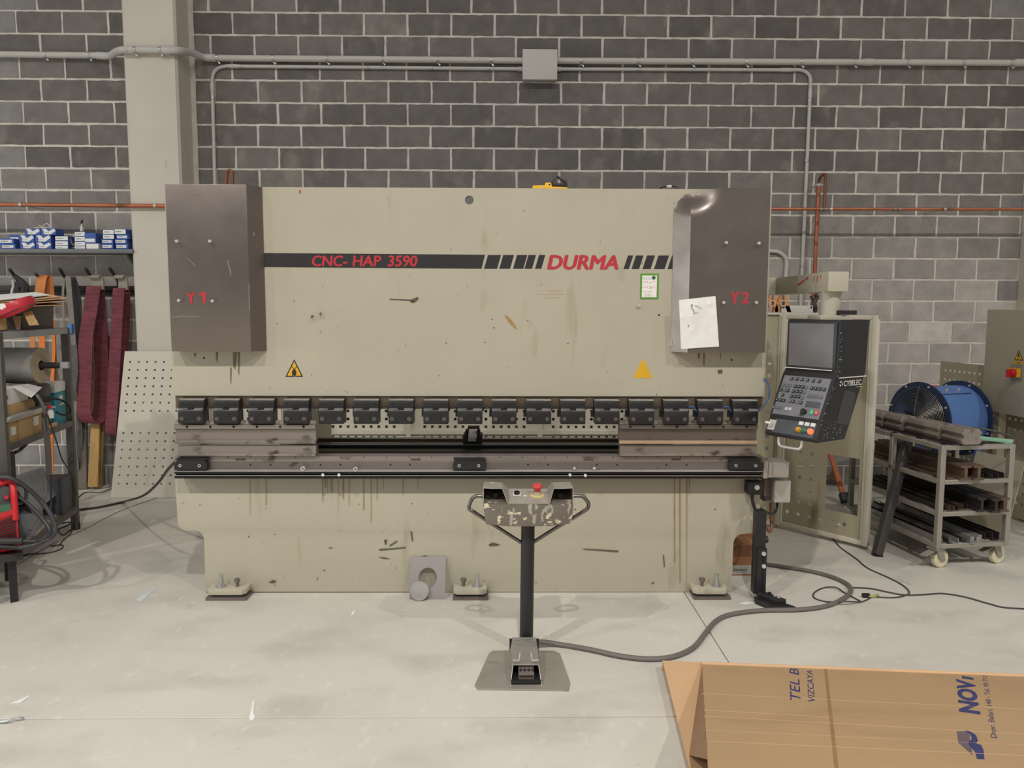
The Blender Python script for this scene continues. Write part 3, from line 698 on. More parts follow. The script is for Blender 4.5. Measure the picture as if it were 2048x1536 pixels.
# ---- back gauge seen through the working gap
YG = YM+.42
def gbar(name, y0, y1, Y, m, dep=.06):
    X0, Z0, X1, Z1 = rect(560, y0, 1290, y1, Y); build(name, G().box(X0, Y, Z0, X1, Y+dep, Z1), m, pb, bevel=.002, seg=1)
gbar('gauge_rail', 878.5, 885, YG+.25, m_brown, .08)
gbar('gauge_rail', 886.5, 890, YG+.12, m_steeldk, .03)
gbar('gauge_beam', 890.5, 901, YG, m_railblk, .10)
gbar('gauge_guide', 902.5, 908.5, YG-.1, mat('gauge_olive', (122, 116, 98), .45, .4, var=.12), .1)
gbar('gauge_edge', 876.5, 878.5, YG+.24, m_bright, .02)
gbar('gauge_edge', 901, 902.5, YG-.05, m_bright, .04)
Yf = YG-.05
X0, Z0, X1, Z1 = rect(926, 871, 964, 889, Yf)
f = build('gauge_finger', G().box(X0, Yf, Z0, X1, Yf+.14, Z1), m_blackmatt, pb, bevel=.003)
for a, b, c, d, m in ((930, 862, 937, 876, m_blackmatt), (953, 862, 960, 876, m_blackmatt), (934, 866, 954, 876, m_bright), (938, 855, 950, 866, m_bright), (935, 855, 958, 858, m_blackmatt), (936, 876, 952, 883, m_alu)):
    q = rect(a, b, c, d, Yf-.01); build('gauge_tip', G().box(q[0], Yf-.01, q[1], q[2], Yf+.08, q[3]), m, f, bevel=.001, seg=1)
# ---- crowning drive at the right end
def bx(name, x0, y0, x1, y1, Y, dep, m, parent=pb, bevel=.003):
    q = rect(x0, y0, x1, y1, Y); return build(name, G().box(q[0], Y, q[1], q[2], Y+dep, q[3]), m, parent, bevel=bevel)
dv = bx('crowning_drive', 1545, 925, 1578, 955, YM-.02, .16, m_alu)
bx('drive_flange', 1527, 924, 1536, 957, YM-.03, .15, m_alu, dv)
bx('drive_flange', 1537, 925.5, 1545, 955.5, YM-.03, .15, m_alu, dv)
bx('drive_motor', 1549, 961, 1582, 1006, YM+.0, .14, m_alu, dv, .012)
bx('motor_shadow_plate', 1528, 958, 1549, 1003, YM+.06, .08, m_steeldk, dv)
bk = bx('sensor_bracket', 1497, 964, 1526, 990, YM-.06, .07, m_black)
p = at(1514, 975, YM-.06); build('ring_bolt', G().lathe(p, (0, -1, 0), [(.015, 0), (.015, .004), (.011, .004), (.011, .001), (.005, .001), (.005, .003), (.0005, .003)], 16), m_bright, bk)
bx('bracket_back', 1491, 961, 1500, 984, YM-.02, .03, m_black, bk)
build('sensor_cable', G().tube([at(1504, 989, YM-.03), at(1505, 1002, YM-.035), at(1510, 1018, YM-.04), at(1516, 1030, YM-.06)], .010, 8), m_blackmatt, bk)
build('drive_cable', G().tube([at(1555, 1005, YM+.06), at(1553, 1020, YM+.03), at(1545, 1027, YM), at(1530, 1024, YM), at(1520, 1017, YM+.02)], .008, 8), m_blackmatt, dv)
build('drain_pipe', G().tube([at(1541, 1006, YM+.08), at(1542, 1040, YM+.08), at(1543, 1058, YM+.06), at(1538, 1063, YM+.05), at(1530, 1050, YM+.05)], .008, 8), m_copperold, dv)
# ---- things on top of the ram
m_warn = mat('pump_yellow', (236, 180, 28), .45)
t = thing('hand_tool', 'small yellow hand tool with black grip lying on top of the press brake', 'tool', at(1100, 377, YM+.12))
YT_ = YM+.05
def poly(name, pts, Y, dep, m, parent, bevel=.003):
    return build(name, G().prism([(at(x, y, Y).x, Y, at(x, y, Y).z) for x, y in pts], (0, dep, 0)), m, parent, bevel=bevel)
poly('tool_body', [(1064, 378), (1066, 371), (1090, 370), (1091, 365), (1102, 365), (1104, 373), (1134, 374), (1136, 378)], YM+.005, .05, m_warn, t)
poly('tool_tray', [(1104, 373), (1104, 366), (1135, 366), (1135, 373.5)], YM+.015, .05, m_blackmatt, t)
poly('tool_grip', [(1103, 363), (1114, 350), (1134, 359), (1135, 366), (1132, 366), (1115, 353), (1105, 365)], YM+.015, .05, mat('grip_grey', (66, 60, 56), .5), t, .001)
poly('tool_band', [(1085, 372), (1087.5, 372), (1087.5, 378), (1085, 378)], YM+.003, .05, m_alu, t, 0)
p = at(1099, 369, YM+.004); build('tool_hole', G().cyl(p, p+V((0, .003, 0)), .005, n=8), m_hole, t)
t = thing('cable_connector', 'thin cable with silver plug lying on the press brake top edge', 'connector', at(1335, 374, YM+.03))
build('plug', G().cyl(at(1333, 373, YM+.03), at(1343, 373, YM+.03), .008, n=10).cyl(at(1338, 373, YM+.03), at(1340, 373, YM+.03), .011, n=10), m_bright, t)
build('cable', G().tube([at(1319, 377, YM+.03), at(1325, 374.5, YM+.03), at(1333, 373, YM+.03)], .004, 6).tube([at(1343, 373, YM+.03), at(1350, 373, YM+.02), at(1354, 377, YM)], .004, 6), m_blackmatt, t)
# ---- punches and dies (removable tooling)
def tool_seg(name, label, cat, x0, x1, prof, m, yref, group=None, holes=None):
    """prof: list of (depth Y, pixel row)"""
    Xa, Xb = at(x0, yref, YM-.03).x, at(x1, yref, YM-.03).x
    t = thing(name, label, cat, ((Xa+Xb)/2, YM, at(900, prof[0][1], prof[0][0]).z), group=group)
    xm = (x0+x1)/2
    build('tool_body', G().prism([(Xa, Y, at(xm, y, Y).z) for Y, y in prof], (Xb-Xa, 0, 0)), m, t, bevel=.001, seg=1)
    return t, Xa, Xb
pp = [(YM-.045, 887.5), (YM-.05, 881), (YM-.028, 880.5), (YM-.028, 860), (YM-.05, 858), (YM-.05, 850), (YM-.03, 848.5), (YM-.02, 840), (YM+.02, 840), (YM+.02, 862), (YM+.0, 880), (YM-.035, 888)]
for x0, x1, lb in ((351, 632, 'left bending punch with round holes clamped under the ram'), (1238, 1513, 'right bending punch with pale worn tip clamped under the ram')):
    t, Xa, Xb = tool_seg('bending_punch', lb, 'punch', x0, x1, pp, m_steel if x0 < 600 else m_steeldk, 868, 'bending punches')
    for i in range(6):
        p = at((374 if x0 < 600 else 1260.5)+i*46.6, 853.5, YM-.05)
        build('punch_hole', G().cyl(p+V((0, -.0008, 0)), p+V((0, .002, 0)), .0078, n=12), m_hole, t)
    if x0 > 600:
        z0, z1 = at(1375, 887.5, YM-.046).z, at(1375, 881, YM-.051).z
        build('worn_tip', G().prism([(Xa, YM-.0465, z0), (Xa, YM-.0515, z1), (Xa, YM-.0505, z1), (Xa, YM-.0455, z0)], (Xb-Xa, 0, 0)), mat('brass_wear', (196, 168, 138), .5, .2, var=.1, scale=3), t)
dp = [(YM-.05, 912.5), (YM-.05, 908.5), (YM-.028, 906), (YM-.028, 890.5), (YM-.012, 888.8), (YM+.012, 888.8), (YM+.03, 890.5), (YM+.03, 912.5)]
for x0, x1, lb in ((356, 632, 'left lower die block on the table rail'), (1240, 1514, 'right lower die block with bright edge on the table rail')):
    t, Xa, Xb = tool_seg('bending_die', lb, 'die', x0, x1, dp, m_steel, 900, 'lower dies')
# ---- rear guard behind the machine
m_guard = mat('guard_paint', (206, 200, 182), .5, var=.04, scale=3)
YGd = 7.2
t = thing('rear_guard', 'cream perforated guard panels seen through the working gap', 'guard', (-.2, YGd, 0))
xg0, xg1 = at(420, 850, YGd).x, at(1515, 850, YGd).x; zg0, zg1 = .12, 1.2
hz_ = [at(800, y, YGd).z for y in (822, 838, 853.5, 873.5)]
posts = [at(x, 860, YGd).x for x in (420, 560, 817.5, 1080, 1300, 1510)]
for i in range(5):
    a, b = posts[i]+.02, posts[i+1]-.02
    n = int((b-a-.12)/.0722); xs = [(b-a)/2+(k-(n-1)/2)*.0722 for k in range(n)]
    build('perforated_panel', G().perf((a, YGd, zg0), (1, 0, 0), (0, 0, 1), (0, -1, 0), b-a, zg1-zg0, .002, xs, [z-zg0 for z in hz_]+[.06+.06*k for k in range(3)], .026), m_guard, t)
for x in posts: build('guard_post', G().box(x-.022, YGd-.03, 0, x+.022, YGd+.02, zg1), m_guard, t)
z = at(900, 864, YGd).z; build('guard_rail', G().box(xg0, YGd-.028, z-.018, xg1, YGd-.002, z+.018), m_guard, t)
build('guard_rail', G().box(xg0, YGd-.028, .08, xg1, YGd+.01, .12), m_guard, t)
# ================================================================== RIGHT SIDE
def plane_hit(px, py, p0, n):
    d = ray(px, py); n = V(n); return CC+d*((V(p0)-CC).dot(n)/d.dot(n))
m_conblk = mat('console_black', (34, 34, 35), .5, var=.1, scale=8, wear=[((190, 186, 178), 70, .80, None, .01)])
m_bezel = mat('bezel_black', (40, 42, 46), .4, var=.08)
m_crt = mat('crt_glass', (104, 101, 100), .38, var=.04, spec=.6)
m_keypad = mat('keypad_grey', (120, 120, 124), .5, var=.06, scale=12)
m_key = mat('key_black', (40, 40, 42), .45)
m_keygrey = mat('key_grey', (104, 104, 108), .45)
m_keywhite = mat('key_white', (190, 190, 190), .5)
m_slate = mat('slate_panel', (84, 88, 94), .4, .2, var=.06)
m_white = mat('white_print', (226, 224, 218), .5)
# ---- swing arm + console
w, h = .335, .66
near = at(1682, 640, 4.15); rz = math.radians(-57)
u = V((math.cos(rz), math.sin(rz), 0)); bk_ = V((-math.sin(rz), math.cos(rz), 0))
org = near-u*w; org.z = near.z
MC = Matrix.Translation(org) @ Matrix.Rotation(rz, 4, 'Z')      # local: x across the front, -y out of the screen, z up from the top edge
con = thing('cnc_console', 'black CNC control console hanging from a cream swing arm', 'console', M=MC)
prof = [(0, 0), (-.008, -.285), (-.03, -.31), (-.135, -.545), (-.132, -.556), (-.172, -.64), (-.165, -.66), (.085, -.66), (.255, -.29), (.27, 0)]
body = build('housing', G().prism([(0, y, z) for y, z in prof], (w, 0, 0)), m_conblk, con, bevel=.006, world=False)
# screen
s0, s1, z0, z1 = .022, .305, -.022, -.262
build('screen_bezel', G().box(.008, -.014, -.012, w-.012, -.002, -.275), m_bezel, con, bevel=.004, world=False)
g = G(); n = 10; vs = []
for j in range(n+1):
    for i in range(n+1):
        a, b = i/n*2-1, j/n*2-1
        vs.append((s0+(s1-s0)*i/n, -.0155-.010*(1-a*a)*(1-b*b), z1+(z0-z1)*j/n))
g.add(vs, [(j*(n+1)+i, j*(n+1)+i+1, (j+1)*(n+1)+i+1, (j+1)*(n+1)+i) for j in range(n) for i in range(n)])
g.box(s0, -.0154, z1, s1, -.012, z0)
build('screen', g, m_crt, con, world=False)['label'] = 'grey switched-off monitor glass'
build('screen_sill', G().bar((.006, -.018, -.276), (w-.03, -.018, -.276), .006, .004), m_white, con, world=False)
# sloping keypad
ka, kb = V((0, -.033, -.322)), V((0, -.133, -.538)); kd = (kb-ka); kn = V((0, kd.z, -kd.y)).normalized()
if kn.y > 0: kn = -kn
kp0 = V((.018, 0, 0))+ka; kw = w-.036
kpad = build('keypad', G().obox(kp0+V((kw/2, 0, 0))+kd/2+kn*.002, (kw/2, 0, 0), kd/2, kn*.004), m_keypad, con, world=False, bevel=.002)
QC = [(95, 640), (605, 700), (465, 1155), (0, 1065)]             # keypad corners and keys as read off the photo, turned into fractions of the plate
def frac(x, y):
    s, t = .5, .5
    for _ in range(12):
        px = lambda s, t, k: (1-s)*(1-t)*QC[0][k]+s*(1-t)*QC[1][k]+s*t*QC[2][k]+(1-s)*t*QC[3][k]
        e = 1e-4; fx, fy = px(s, t, 0)-x, px(s, t, 1)-y
        a, b = (px(s+e, t, 0)-px(s, t, 0))/e, (px(s, t+e, 0)-px(s, t, 0))/e
        c, d = (px(s+e, t, 1)-px(s, t, 1))/e, (px(s, t+e, 1)-px(s, t, 1))/e
        D = a*d-b*c; s -= (fx*d-fy*b)/D; t -= (a*fy-c*fx)/D
    return s, t
keys = [((187, 685), (245, 692), (302, 700), (360, 708), (423, 717), (487, 724)), ((95, 752), (135, 758), (172, 765), (345, 790), (118, 812), (328, 845), (310, 905), (380, 885), (420, 890), (460, 895), (505, 905), (177, 938), (252, 952), (18, 998), (55, 1002), (92, 1008)),
        ((230, 775), (270, 778), (310, 785), (408, 800), (450, 806), (492, 812), (535, 820), (78, 805), (153, 820), (212, 830), (252, 832), (290, 838), (100, 866), (195, 885), (234, 888), (272, 893), (42, 915), (80, 922), (118, 928), (215, 942), (295, 960)), ((150, 1022), (187, 1028))]
for grp, mm in zip(keys, (m_key, m_keygrey, m_key, m_keywhite)):
    for x, y in grp:
        s, t = frac(x, y); c = kp0+V((kw*s, 0, 0))+kd*t+kn*.008
        k = build('key', G().obox(c, (.0085, 0, 0), kd.normalized()*.009, kn*.004), mm, kpad, world=False, bevel=.001, seg=1)
        if mm is m_key: build('key_legend', G().obox(c+kn*.0043, (.003, 0, 0), kd.normalized()*.003, kn*.0003), mat('legend_grey', (165, 165, 165), .5), kpad, world=False)
s, t = frac(418, 985); build('display_strip', G().obox(kp0+V((kw*s, 0, 0))+kd*t+kn*.007, (.044, 0, 0), kd.normalized()*.016, kn*.003), m_slate, kpad, world=False, bevel=.001)
s, t = frac(335, 1065); c = kp0+V((kw*s, 0, 0))+kd*t
build('jog_knob', G().cyl(c, c+kn*.03, .014).obox(c+kn*.03+kd.normalized()*.01, (.007, 0, 0), kd.normalized()*.018, kn*.006), m_key, kpad, world=False, bevel=.002)
for (x, y), cc in (((408, 1073), (60, 170, 120)), ((452, 1079), (200, 70, 72))):
    s, t = frac(x, y); c = kp0+V((kw*s, 0, 0))+kd*t+kn*.008
    k = build('start_key' if y < 1076 else 'stop_key', G().obox(c, (.011, 0, 0), kd.normalized()*.014, kn*.004), mat('key_%d' % cc[0], cc, .45), kpad, world=False, bevel=.002)
    build('key_legend', G().lathe(c+kn*.0045, kn, [(.006, 0), (.006, .0004), (.004, .0004), (.004, 0), (.006, 0)], 12), m_white, kpad, world=False)
# lower button strip
ba, bb = V((0, -.134, -.562)), V((0, -.170, -.637)); bd = bb-ba; bn = V((0, bd.z, -bd.y)).normalized()
if bn.y > 0: bn = -bn
bp_ = build('button_strip', G().obox(ba+bd/2+V((w/2+.01, 0, 0))+bn*.001, (w/2-.035, 0, 0), bd/2, bn*.003), m_slate, con, world=False, bevel=.002)
for i, (xx, cc, em) in enumerate(((.215, (214, 150, 44), None), (.252, (36, 128, 110), None), (.289, (226, 64, 40), ((255, 90, 50), 2.2)))):
    c = ba+bd*.58+V((xx, 0, 0))+bn*.003
    b = build('push_button', G().lathe(c, bn, [(.016, 0), (.016, .010), (.013, .010), (.013, .018), (.010, .022), (.001, .023)], 18), mat('button_%d' % i, cc, .35, emit=em), bp_, world=False)
    build('button_tag', G().obox(ba+bd*.10+V((xx, 0, 0))+bn*.005, (.014, 0, 0), bd.normalized()*.010, bn*.001), m_white, bp_, world=False)
c = ba+bd*.5+V((.035, 0, 0))
ks = build('key_switch', G().obox(c+bn*.004, (.022, 0, 0), bd.normalized()*.03, bn*.004).cyl(c, c+bn*.022, .015), m_alu, bp_, world=False)
build('key_tag', G().obox(c+bn*.028+V((-.012, 0, .003)), (.018, 0, 0), bd.normalized()*.006, bn*.003), m_white, bp_, world=False)
hz0 = -.662
build('handle', G().tube([(.075, -.14, hz0+.02), (.075, -.145, hz0-.025), (.082, -.147, hz0-.042), (.1, -.15, hz0-.05), (.20, -.15, hz0-.05), (.218, -.147, hz0-.042), (.225, -.145, hz0-.025), (.225, -.14, hz0+.02)], .008, 10), m_bright, con, world=False)
# right flank: name plate and cover patch
fx = w+.0005
build('flank_line', G().box(fx-.001, .005, -.318, fx+.0006, .262, -.313), m_white, body, world=False)
g = text_g('CYBELEC', .042, (fx, .045, -.362), (0, 1, 0), (0, 0, 1), (1, 0, 0), .0006, .012, 0)
x0 = min(p.y for p in g.v); x1 = max(p.y for p in g.v)
for p in g.v: p.y = .05+(p.y-x0)*(.165/(x1-x0))
build('maker_lettering', g, m_white, body, world=False)
for k in range(3):
    a = math.radians(90+120*k+20); build('maker_mark', G().obox((fx+.0006, .026+.011*math.cos(a), -.348+.011*math.sin(a)), (.0003, 0, 0), (0, .007*math.sin(a), -.007*math.cos(a)), (0, .003*math.cos(a), .003*math.sin(a))), m_white, body, world=False)
build('flank_line', G().box(fx-.001, .17, -.374, fx+.0006, .225, -.372), m_white, body, world=False)
build('flank_patch', G().prism([(fx-.002, .07, -.385), (fx-.002, .15, -.40), (fx-.002, .165, -.42), (fx-.002, .115, -.565), (fx-.002, .10, -.58), (fx-.002, -.005, -.565), (fx-.002, .06, -.395)], (.004, 0, 0)), mat('patch_grey', (62, 62, 62), .5), body, world=False)
rr = random.Random(3)
for _ in range(60):
    e = rr.random(); y = -.14+.1*rr.random()*2 if e < .6 else rr.uniform(-.02, .02)
    z = rr.uniform(-.65, -.55) if e < .6 else rr.uniform(-.55, -.02)
    if e >= .6: y = (-.0 if z > -.29 else -.03+(z+.31)*.45)+abs(rr.gauss(0, .012))
    r_ = rr.uniform(.001, .0035)
    build('paint_chip', G().prism([(fx-.001, y, z), (fx-.001, y+r_*2, z+r_*.4), (fx-.001, y+r_*1.4, z+r_*1.5)], (.0014, 0, 0)), m_white, body, world=False)
# hanger and arm (world)
tc = org+u*w/2+bk_*.14
zt = near.z
build('hanger_plate', G().box(tc.x-.085, tc.y-.085, zt-.004, tc.x+.1, tc.y+.1, zt+.024), m_cream, con, bevel=.004)
za = at(1670, 583, 4.3).z
build('hanger_tube', G().cyl((tc.x+.005, tc.y, zt+.02), (tc.x+.008, tc.y, za+.005), .052, .055, 20), m_cream, con)
build('cable_gland', G().obox((tc.x+.07, tc.y-.06, zt+.04), (.045, .01, 0), (-.008, .03, 0), (0, 0, .012)), m_blackmatt, con, bevel=.004)
pe = at(1677, 563, 4.28); pf_ = at(1566, 573, 5.2)
dv_ = (pf_-pe); dv_.z = 0
hh = (at(1677, 543, 4.28).z-at(1677, 583, 4.28).z)
pc = V((pe.x, pe.y, (at(1677, 543, 4.28).z+at(1677, 583, 4.28).z)/2))
build('swing_arm', G().bar(pc, pc+dv_, .112, hh), m_cream, con, bevel=.003)
q = pc+dv_*1.0
build('arm_root', G().box(q.x-.11, q.y-.02, pc.z-hh*.5, q.x+.08, q.y+.25, pc.z+hh*.52), m_cream, con, bevel=.003)
build('arm_stay', G().box(1.2, q.y+.06, pc.z-.04, q.x, q.y+.14, pc.z+.04), m_cream, con)
nd = V((dv_.y, -dv_.x, 0)).normalized()
if nd.y > 0: nd = -nd
if nd.x > 0: nd = -nd
pt = pc+dv_*.52+nd*.0565+V((0, 0, .005))
rd = -dv_.normalized()
up_ = V((0, 0, 1))
build('chalk_scrawl', G().bar(pt+nd*.0006-up_*.01, pt+rd*.17+up_*.03+nd*.0006, .0012, .012, nd.cross(rd)), m_redchip, con)
for k in range(3): build('chalk_scrawl', G().bar(pt+rd*(.26+.05*k)+nd*.0006, pt+rd*(.27+.05*k)+up_*.035+nd*.0006, .0012, .008, rd), m_redchip, con)
# ---- post-it cards on the machine front
m_paper = mat('paper_white', (236, 234, 230), .6, var=.03, scale=3)
g = G(); NU = 12; NV = 14; C4 = [(1362, 698), (1438, 693), (1431, 592), (1358, 600)]; vs = []; rr = random.Random(9)
for j in range(NV+1):
    for i in range(NU+1):
        a, b = i/NU, j/NV
        x = (1-a)*(1-b)*C4[0][0]+a*(1-b)*C4[1][0]+a*b*C4[2][0]+(1-a)*b*C4[3][0]
        y = (1-a)*(1-b)*C4[0][1]+a*(1-b)*C4[1][1]+a*b*C4[2][1]+(1-a)*b*C4[3][1]
        dpt = YF-.006-abs(rr.gauss(0, .0022))-.012*math.exp(-((a-.4)**2+(b-.75)**2)*18)
        vs.append(at(x, y, dpt))
g.add(vs, [(j*(NU+1)+i, j*(NU+1)+i+1, (j+1)*(NU+1)+i+1, (j+1)*(NU+1)+i) for j in range(NV) for i in range(NU)])
t = thing('paper_note', 'crumpled white paper sheet taped to the right cover', 'paper', at(1400, 695, YF-.004))
o = build('sheet', g, m_paper, t, smooth=12); md = o.modifiers.new('paper', 'SOLIDIFY'); md.thickness = .0006
build('pencil_sketch', G().bar(at(1382, 613, YF-.024), at(1390, 626, YF-.024), .003, .001, (0, 1, 0)).bar(at(1390, 610, YF-.024), at(1404, 617, YF-.022), .002, .001, (0, 1, 0)).bar(at(1386, 628, YF-.024), at(1398, 624, YF-.022), .0015, .001, (0, 1, 0)), mat('pencil', (110, 106, 104), .6), t)
build('pencil_dot', G().bar(at(1383, 609, YF-.024), at(1385, 612, YF-.024), .006, .001, (0, 1, 0)).bar(at(1377, 650, YF-.0115), at(1377, 654, YF-.0115), .003, .001, (0, 1, 0)), m_key, t)
t = thing('inspection_card', 'small white inspection card with green border on the ram', 'card', at(1299, 598, YM-.002))
def flat(name, x0, y0, x1, y1, Y, m, parent, th=.0006):
    q = rect(x0, y0, x1, y1, Y); return build(name, G().box(q[0], Y-th, q[1], q[2], Y, q[3]), m, parent)
flat('card_border', 1280.5, 547, 1317, 598, YM-.0015, mat('card_green', (92, 150, 52), .5), t, .0015)
fc = flat('card_face', 1284, 551, 1313.5, 594.5, YM-.003, m_paper, t)
p = at(1307.5, 555.5, YM-.004); build('round_mark', G().cyl(p, p+V((0, -.0004, 0)), .011, n=16), mat('card_dkgreen', (40, 96, 60), .5), fc)
m_pink = mat('card_red_print', (214, 120, 128), .6)
for i, (x, y, wd, h_, m) in enumerate(((1285, 556, 18, 1.0, 'g'), (1285, 558.4, 18, 1.0, 'g'), (1285, 564.6, 11, 1.8, 'r'), (1304, 564, 7, 1.4, 'r'), (1285, 575, 11, 1.8, 'r'), (1304, 574.4, 7, 1.4, 'r'), (1299, 567, 4, 4, 'p'), (1299, 578, 5, 6, 'p'), (1286, 585, 18, 3, 'p'), (1289, 589.3, 13, 1.6, 'r'), (1290, 592.2, 15, .9, 'g'))):
    dashes('print_line', x, y, wd, h_, {'r': m_pink, 'g': mat('card_dkgreen', (40, 96, 60)), 'p': mat('card_pencil', (206, 196, 192), .6)}[m], fc, YM-.0037, .0003, 20+i)
# ---- black sheet-support stand at the right end
t = thing('support_stand', 'black bracketed post standing at the right end of the press brake', 'stand', fl(1525, 1195))
YS = YM-.13
q = rect(1511, 1022, 1532, 1186, YS); x0, x1 = at(1510, 1100, YS).x, at(1531, 1100, YS).x
build('post', G().box(x0, YS, .04, x1, YS+.06, q[3]), m_black, t, bevel=.004)
zt2 = at(1524, 1097, YS-.012).z
pl = build('slotted_plate', G().box(x0+.012, YS-.012, .05, x1+.006, YS-.001, zt2), m_black, t, bevel=.002)
xm = (x0+x1)/2+.016
build('slot', G().box(xm-.007, YS-.0128, .09, xm+.007, YS-.008, zt2-.03), m_hole, pl)
for y in (1107, 1132):
    p = at(1527, y, YS-.012); build('slot_bolt', G().cyl(p, p+V((0, -.01, 0)), .0125, n=12), m_bright, pl)
g = G().prism([(x0-.0, YS-.01, .0), (x1+.01, YS-.01, 0), (x1+.13, YS-.17, 0), (x0+.06, YS-.17, 0), (x0-.005, YS-.05, 0)], (0, 0, .03))
ft = build('foot_plate', g, m_blackmatt, t, bevel=.003)
g = G().prism([(x0+.015, YS, .03), (x1, YS, .03), (x1+.085, YS-.13, .03), (x0+.085, YS-.13, .03)], (0, 0, .03))
fb = build('foot_bar', g, m_black, t, bevel=.003)
for k in (.35, .62, .8):
    c = V((x0+.055+.06*k*1.2, YS-.13*k, .06)); build('foot_bolt', G().cyl(c, c+V((0, 0, .008)), .010, n=12), m_bright if k > .4 else m_hole, fb)
build('post_knob', G().cyl((x1, YS+.03, at(1534, 1082, YS).z), (x1+.02, YS+.03, at(1534, 1082, YS).z), .02, n=14), m_black, t)
# cardboard box behind the notch
m_card = mat('cardboard', (176, 134, 92), .8, var=.06, scale=8, stretch=(1, 1, .2))
YX = YM+.30
x0, x1 = at(1462, 1130, YX).x, at(1530, 1130, YX).x; zt = at(1490, 1090, YX).z
t = thing('cardboard_box', 'brown taped carton standing behind the base at the right', 'box', ((x0+x1)/2, YX+.15, 0))
build('carton', G().box(x0, YX, 0, x1, YX+.28, zt), mat('carton_brown', (158, 110, 72), .8, var=.08), t, bevel=.003)
build('carton_flap', G().box(x0, YX-.003, zt-.075, x1, YX, zt), mat('carton_dark', (120, 82, 54), .8), t)
z0, z1 = at(1490, 1148, YX).z, at(1490, 1130, YX).z
build('tape', G().box(x0-.001, YX-.002, z0, x1+.001, YX, z1), mat('tape_grey', (176, 170, 164), .4), t)
dashes('tape_print', 1467, 1142.5, 27, 6, mat('tape_ink', (112, 108, 108), .5), t, YX-.002, .0004, 61)
dashes('tape_print', 1472, 1146, 21, 1.4, MATS['tape_ink'], t, YX-.002, .0004, 62)
# ---- perforated guard: hinged door and fixed panel
A, B = fl(1552, 1042, .05), fl(1737, 1087, .05)
dd = V((B.x-A.x, B.y-A.y, 0)); L = dd.length; rz = math.atan2(dd.y, dd.x)
MD = Matrix.Translation((A.x, A.y, 0)) @ Matrix.Rotation(rz, 4, 'Z'); MDi = MD.inverted()
door = thing('guard_door', 'cream perforated safety gate standing open with a cut-out window', 'gate', M=MD)
zb, zt = .05, at(1750, 631, B.y).z
nrm = V((-math.sin(rz), math.cos(rz), 0))
hit = lambda x, y: MDi @ plane_hit(x, y, A, nrm)
c0, c1 = hit(1651, 1012), hit(1721, 918)
cut = (c0.x-.03, c0.z-zb-.02, c1.x-.03, c1.z-zb)
pw = L-.06
xs = [.07+.093*k for k in range(int((pw-.06)/.093))]; zs = [.10+.097*k for k in range(15)]
h1, h2 = hit(1590, 1010), hit(1590, 880)
def sk(x, z): return (cut[0]-.05 < x < cut[2]+.08 and cut[1]-.05 < z < cut[3]+.22)
build('perforated_sheet', G().perf((.03, -.006, zb), (1, 0, 0), (0, 0, 1), (0, -1, 0), pw, zt-zb-.02, .002, xs, zs, .027, sk, cut), mat('gate_sheet', (168, 160, 136), .5, var=.06, scale=3, wear=[((128, 116, 92), 5, .62, (1, 1, .3), .15)]), door, world=False)
for x in (0, L-.035):
    build('gate_upright', G().box(x, -.03, zb-.02, x+.035, .015, zt), m_guard, door, world=False, bevel=.003)
    build('gate_upright_rib', G().box(x+(.036 if x < .1 else -.022), -.022, zb, x+(.056 if x < .1 else -.001), .008, zt-.03), m_guard, door, world=False, bevel=.002)
build('gate_rail', G().box(.0, -.025, zt-.03, L, .012, zt), m_guard, door, world=False, bevel=.003)
build('gate_rail', G().box(.0, -.025, zb-.02, L, .008, zb+.012), m_guard, door, world=False, bevel=.003)
q = hit(1665, 1046); build('gate_stud', G().lathe((q.x+.05, -.008, q.z), (0, -1, 0), [(.012, 0), (.010, .008), (.001, .010)], 12), m_alu, door, world=False)
# fixed panel
fpn = thing('guard_panel', 'fixed cream perforated guard panel beside the right end of the ram', 'guard', (A.x-.3, A.y, 0))
x0, x1 = A.x-.62, A.x-.03; nzs = [.10+.0965*k for k in range(15)]
build('perforated_sheet', G().perf((x0, A.y+.02, .05), (1, 0, 0), (0, 0, 1), (0, -1, 0), x1-x0, zt-.05, .002, [x1-x0-.06-.097*k for k in range(4)], nzs, .027), MATS['gate_sheet'], fpn)
build('guard_upright', G().box(x1, A.y-.0, 0, x1+.045, A.y+.06, zt), m_guard, fpn, bevel=.003)
build('guard_rail', G().box(x0, A.y, zt-.0, x1+.3, A.y+.05, zt+.016), m_pvc, fpn)
build('guard_rail', G().box(x0, A.y, .02, x1, A.y+.04, .06), m_guard, fpn)
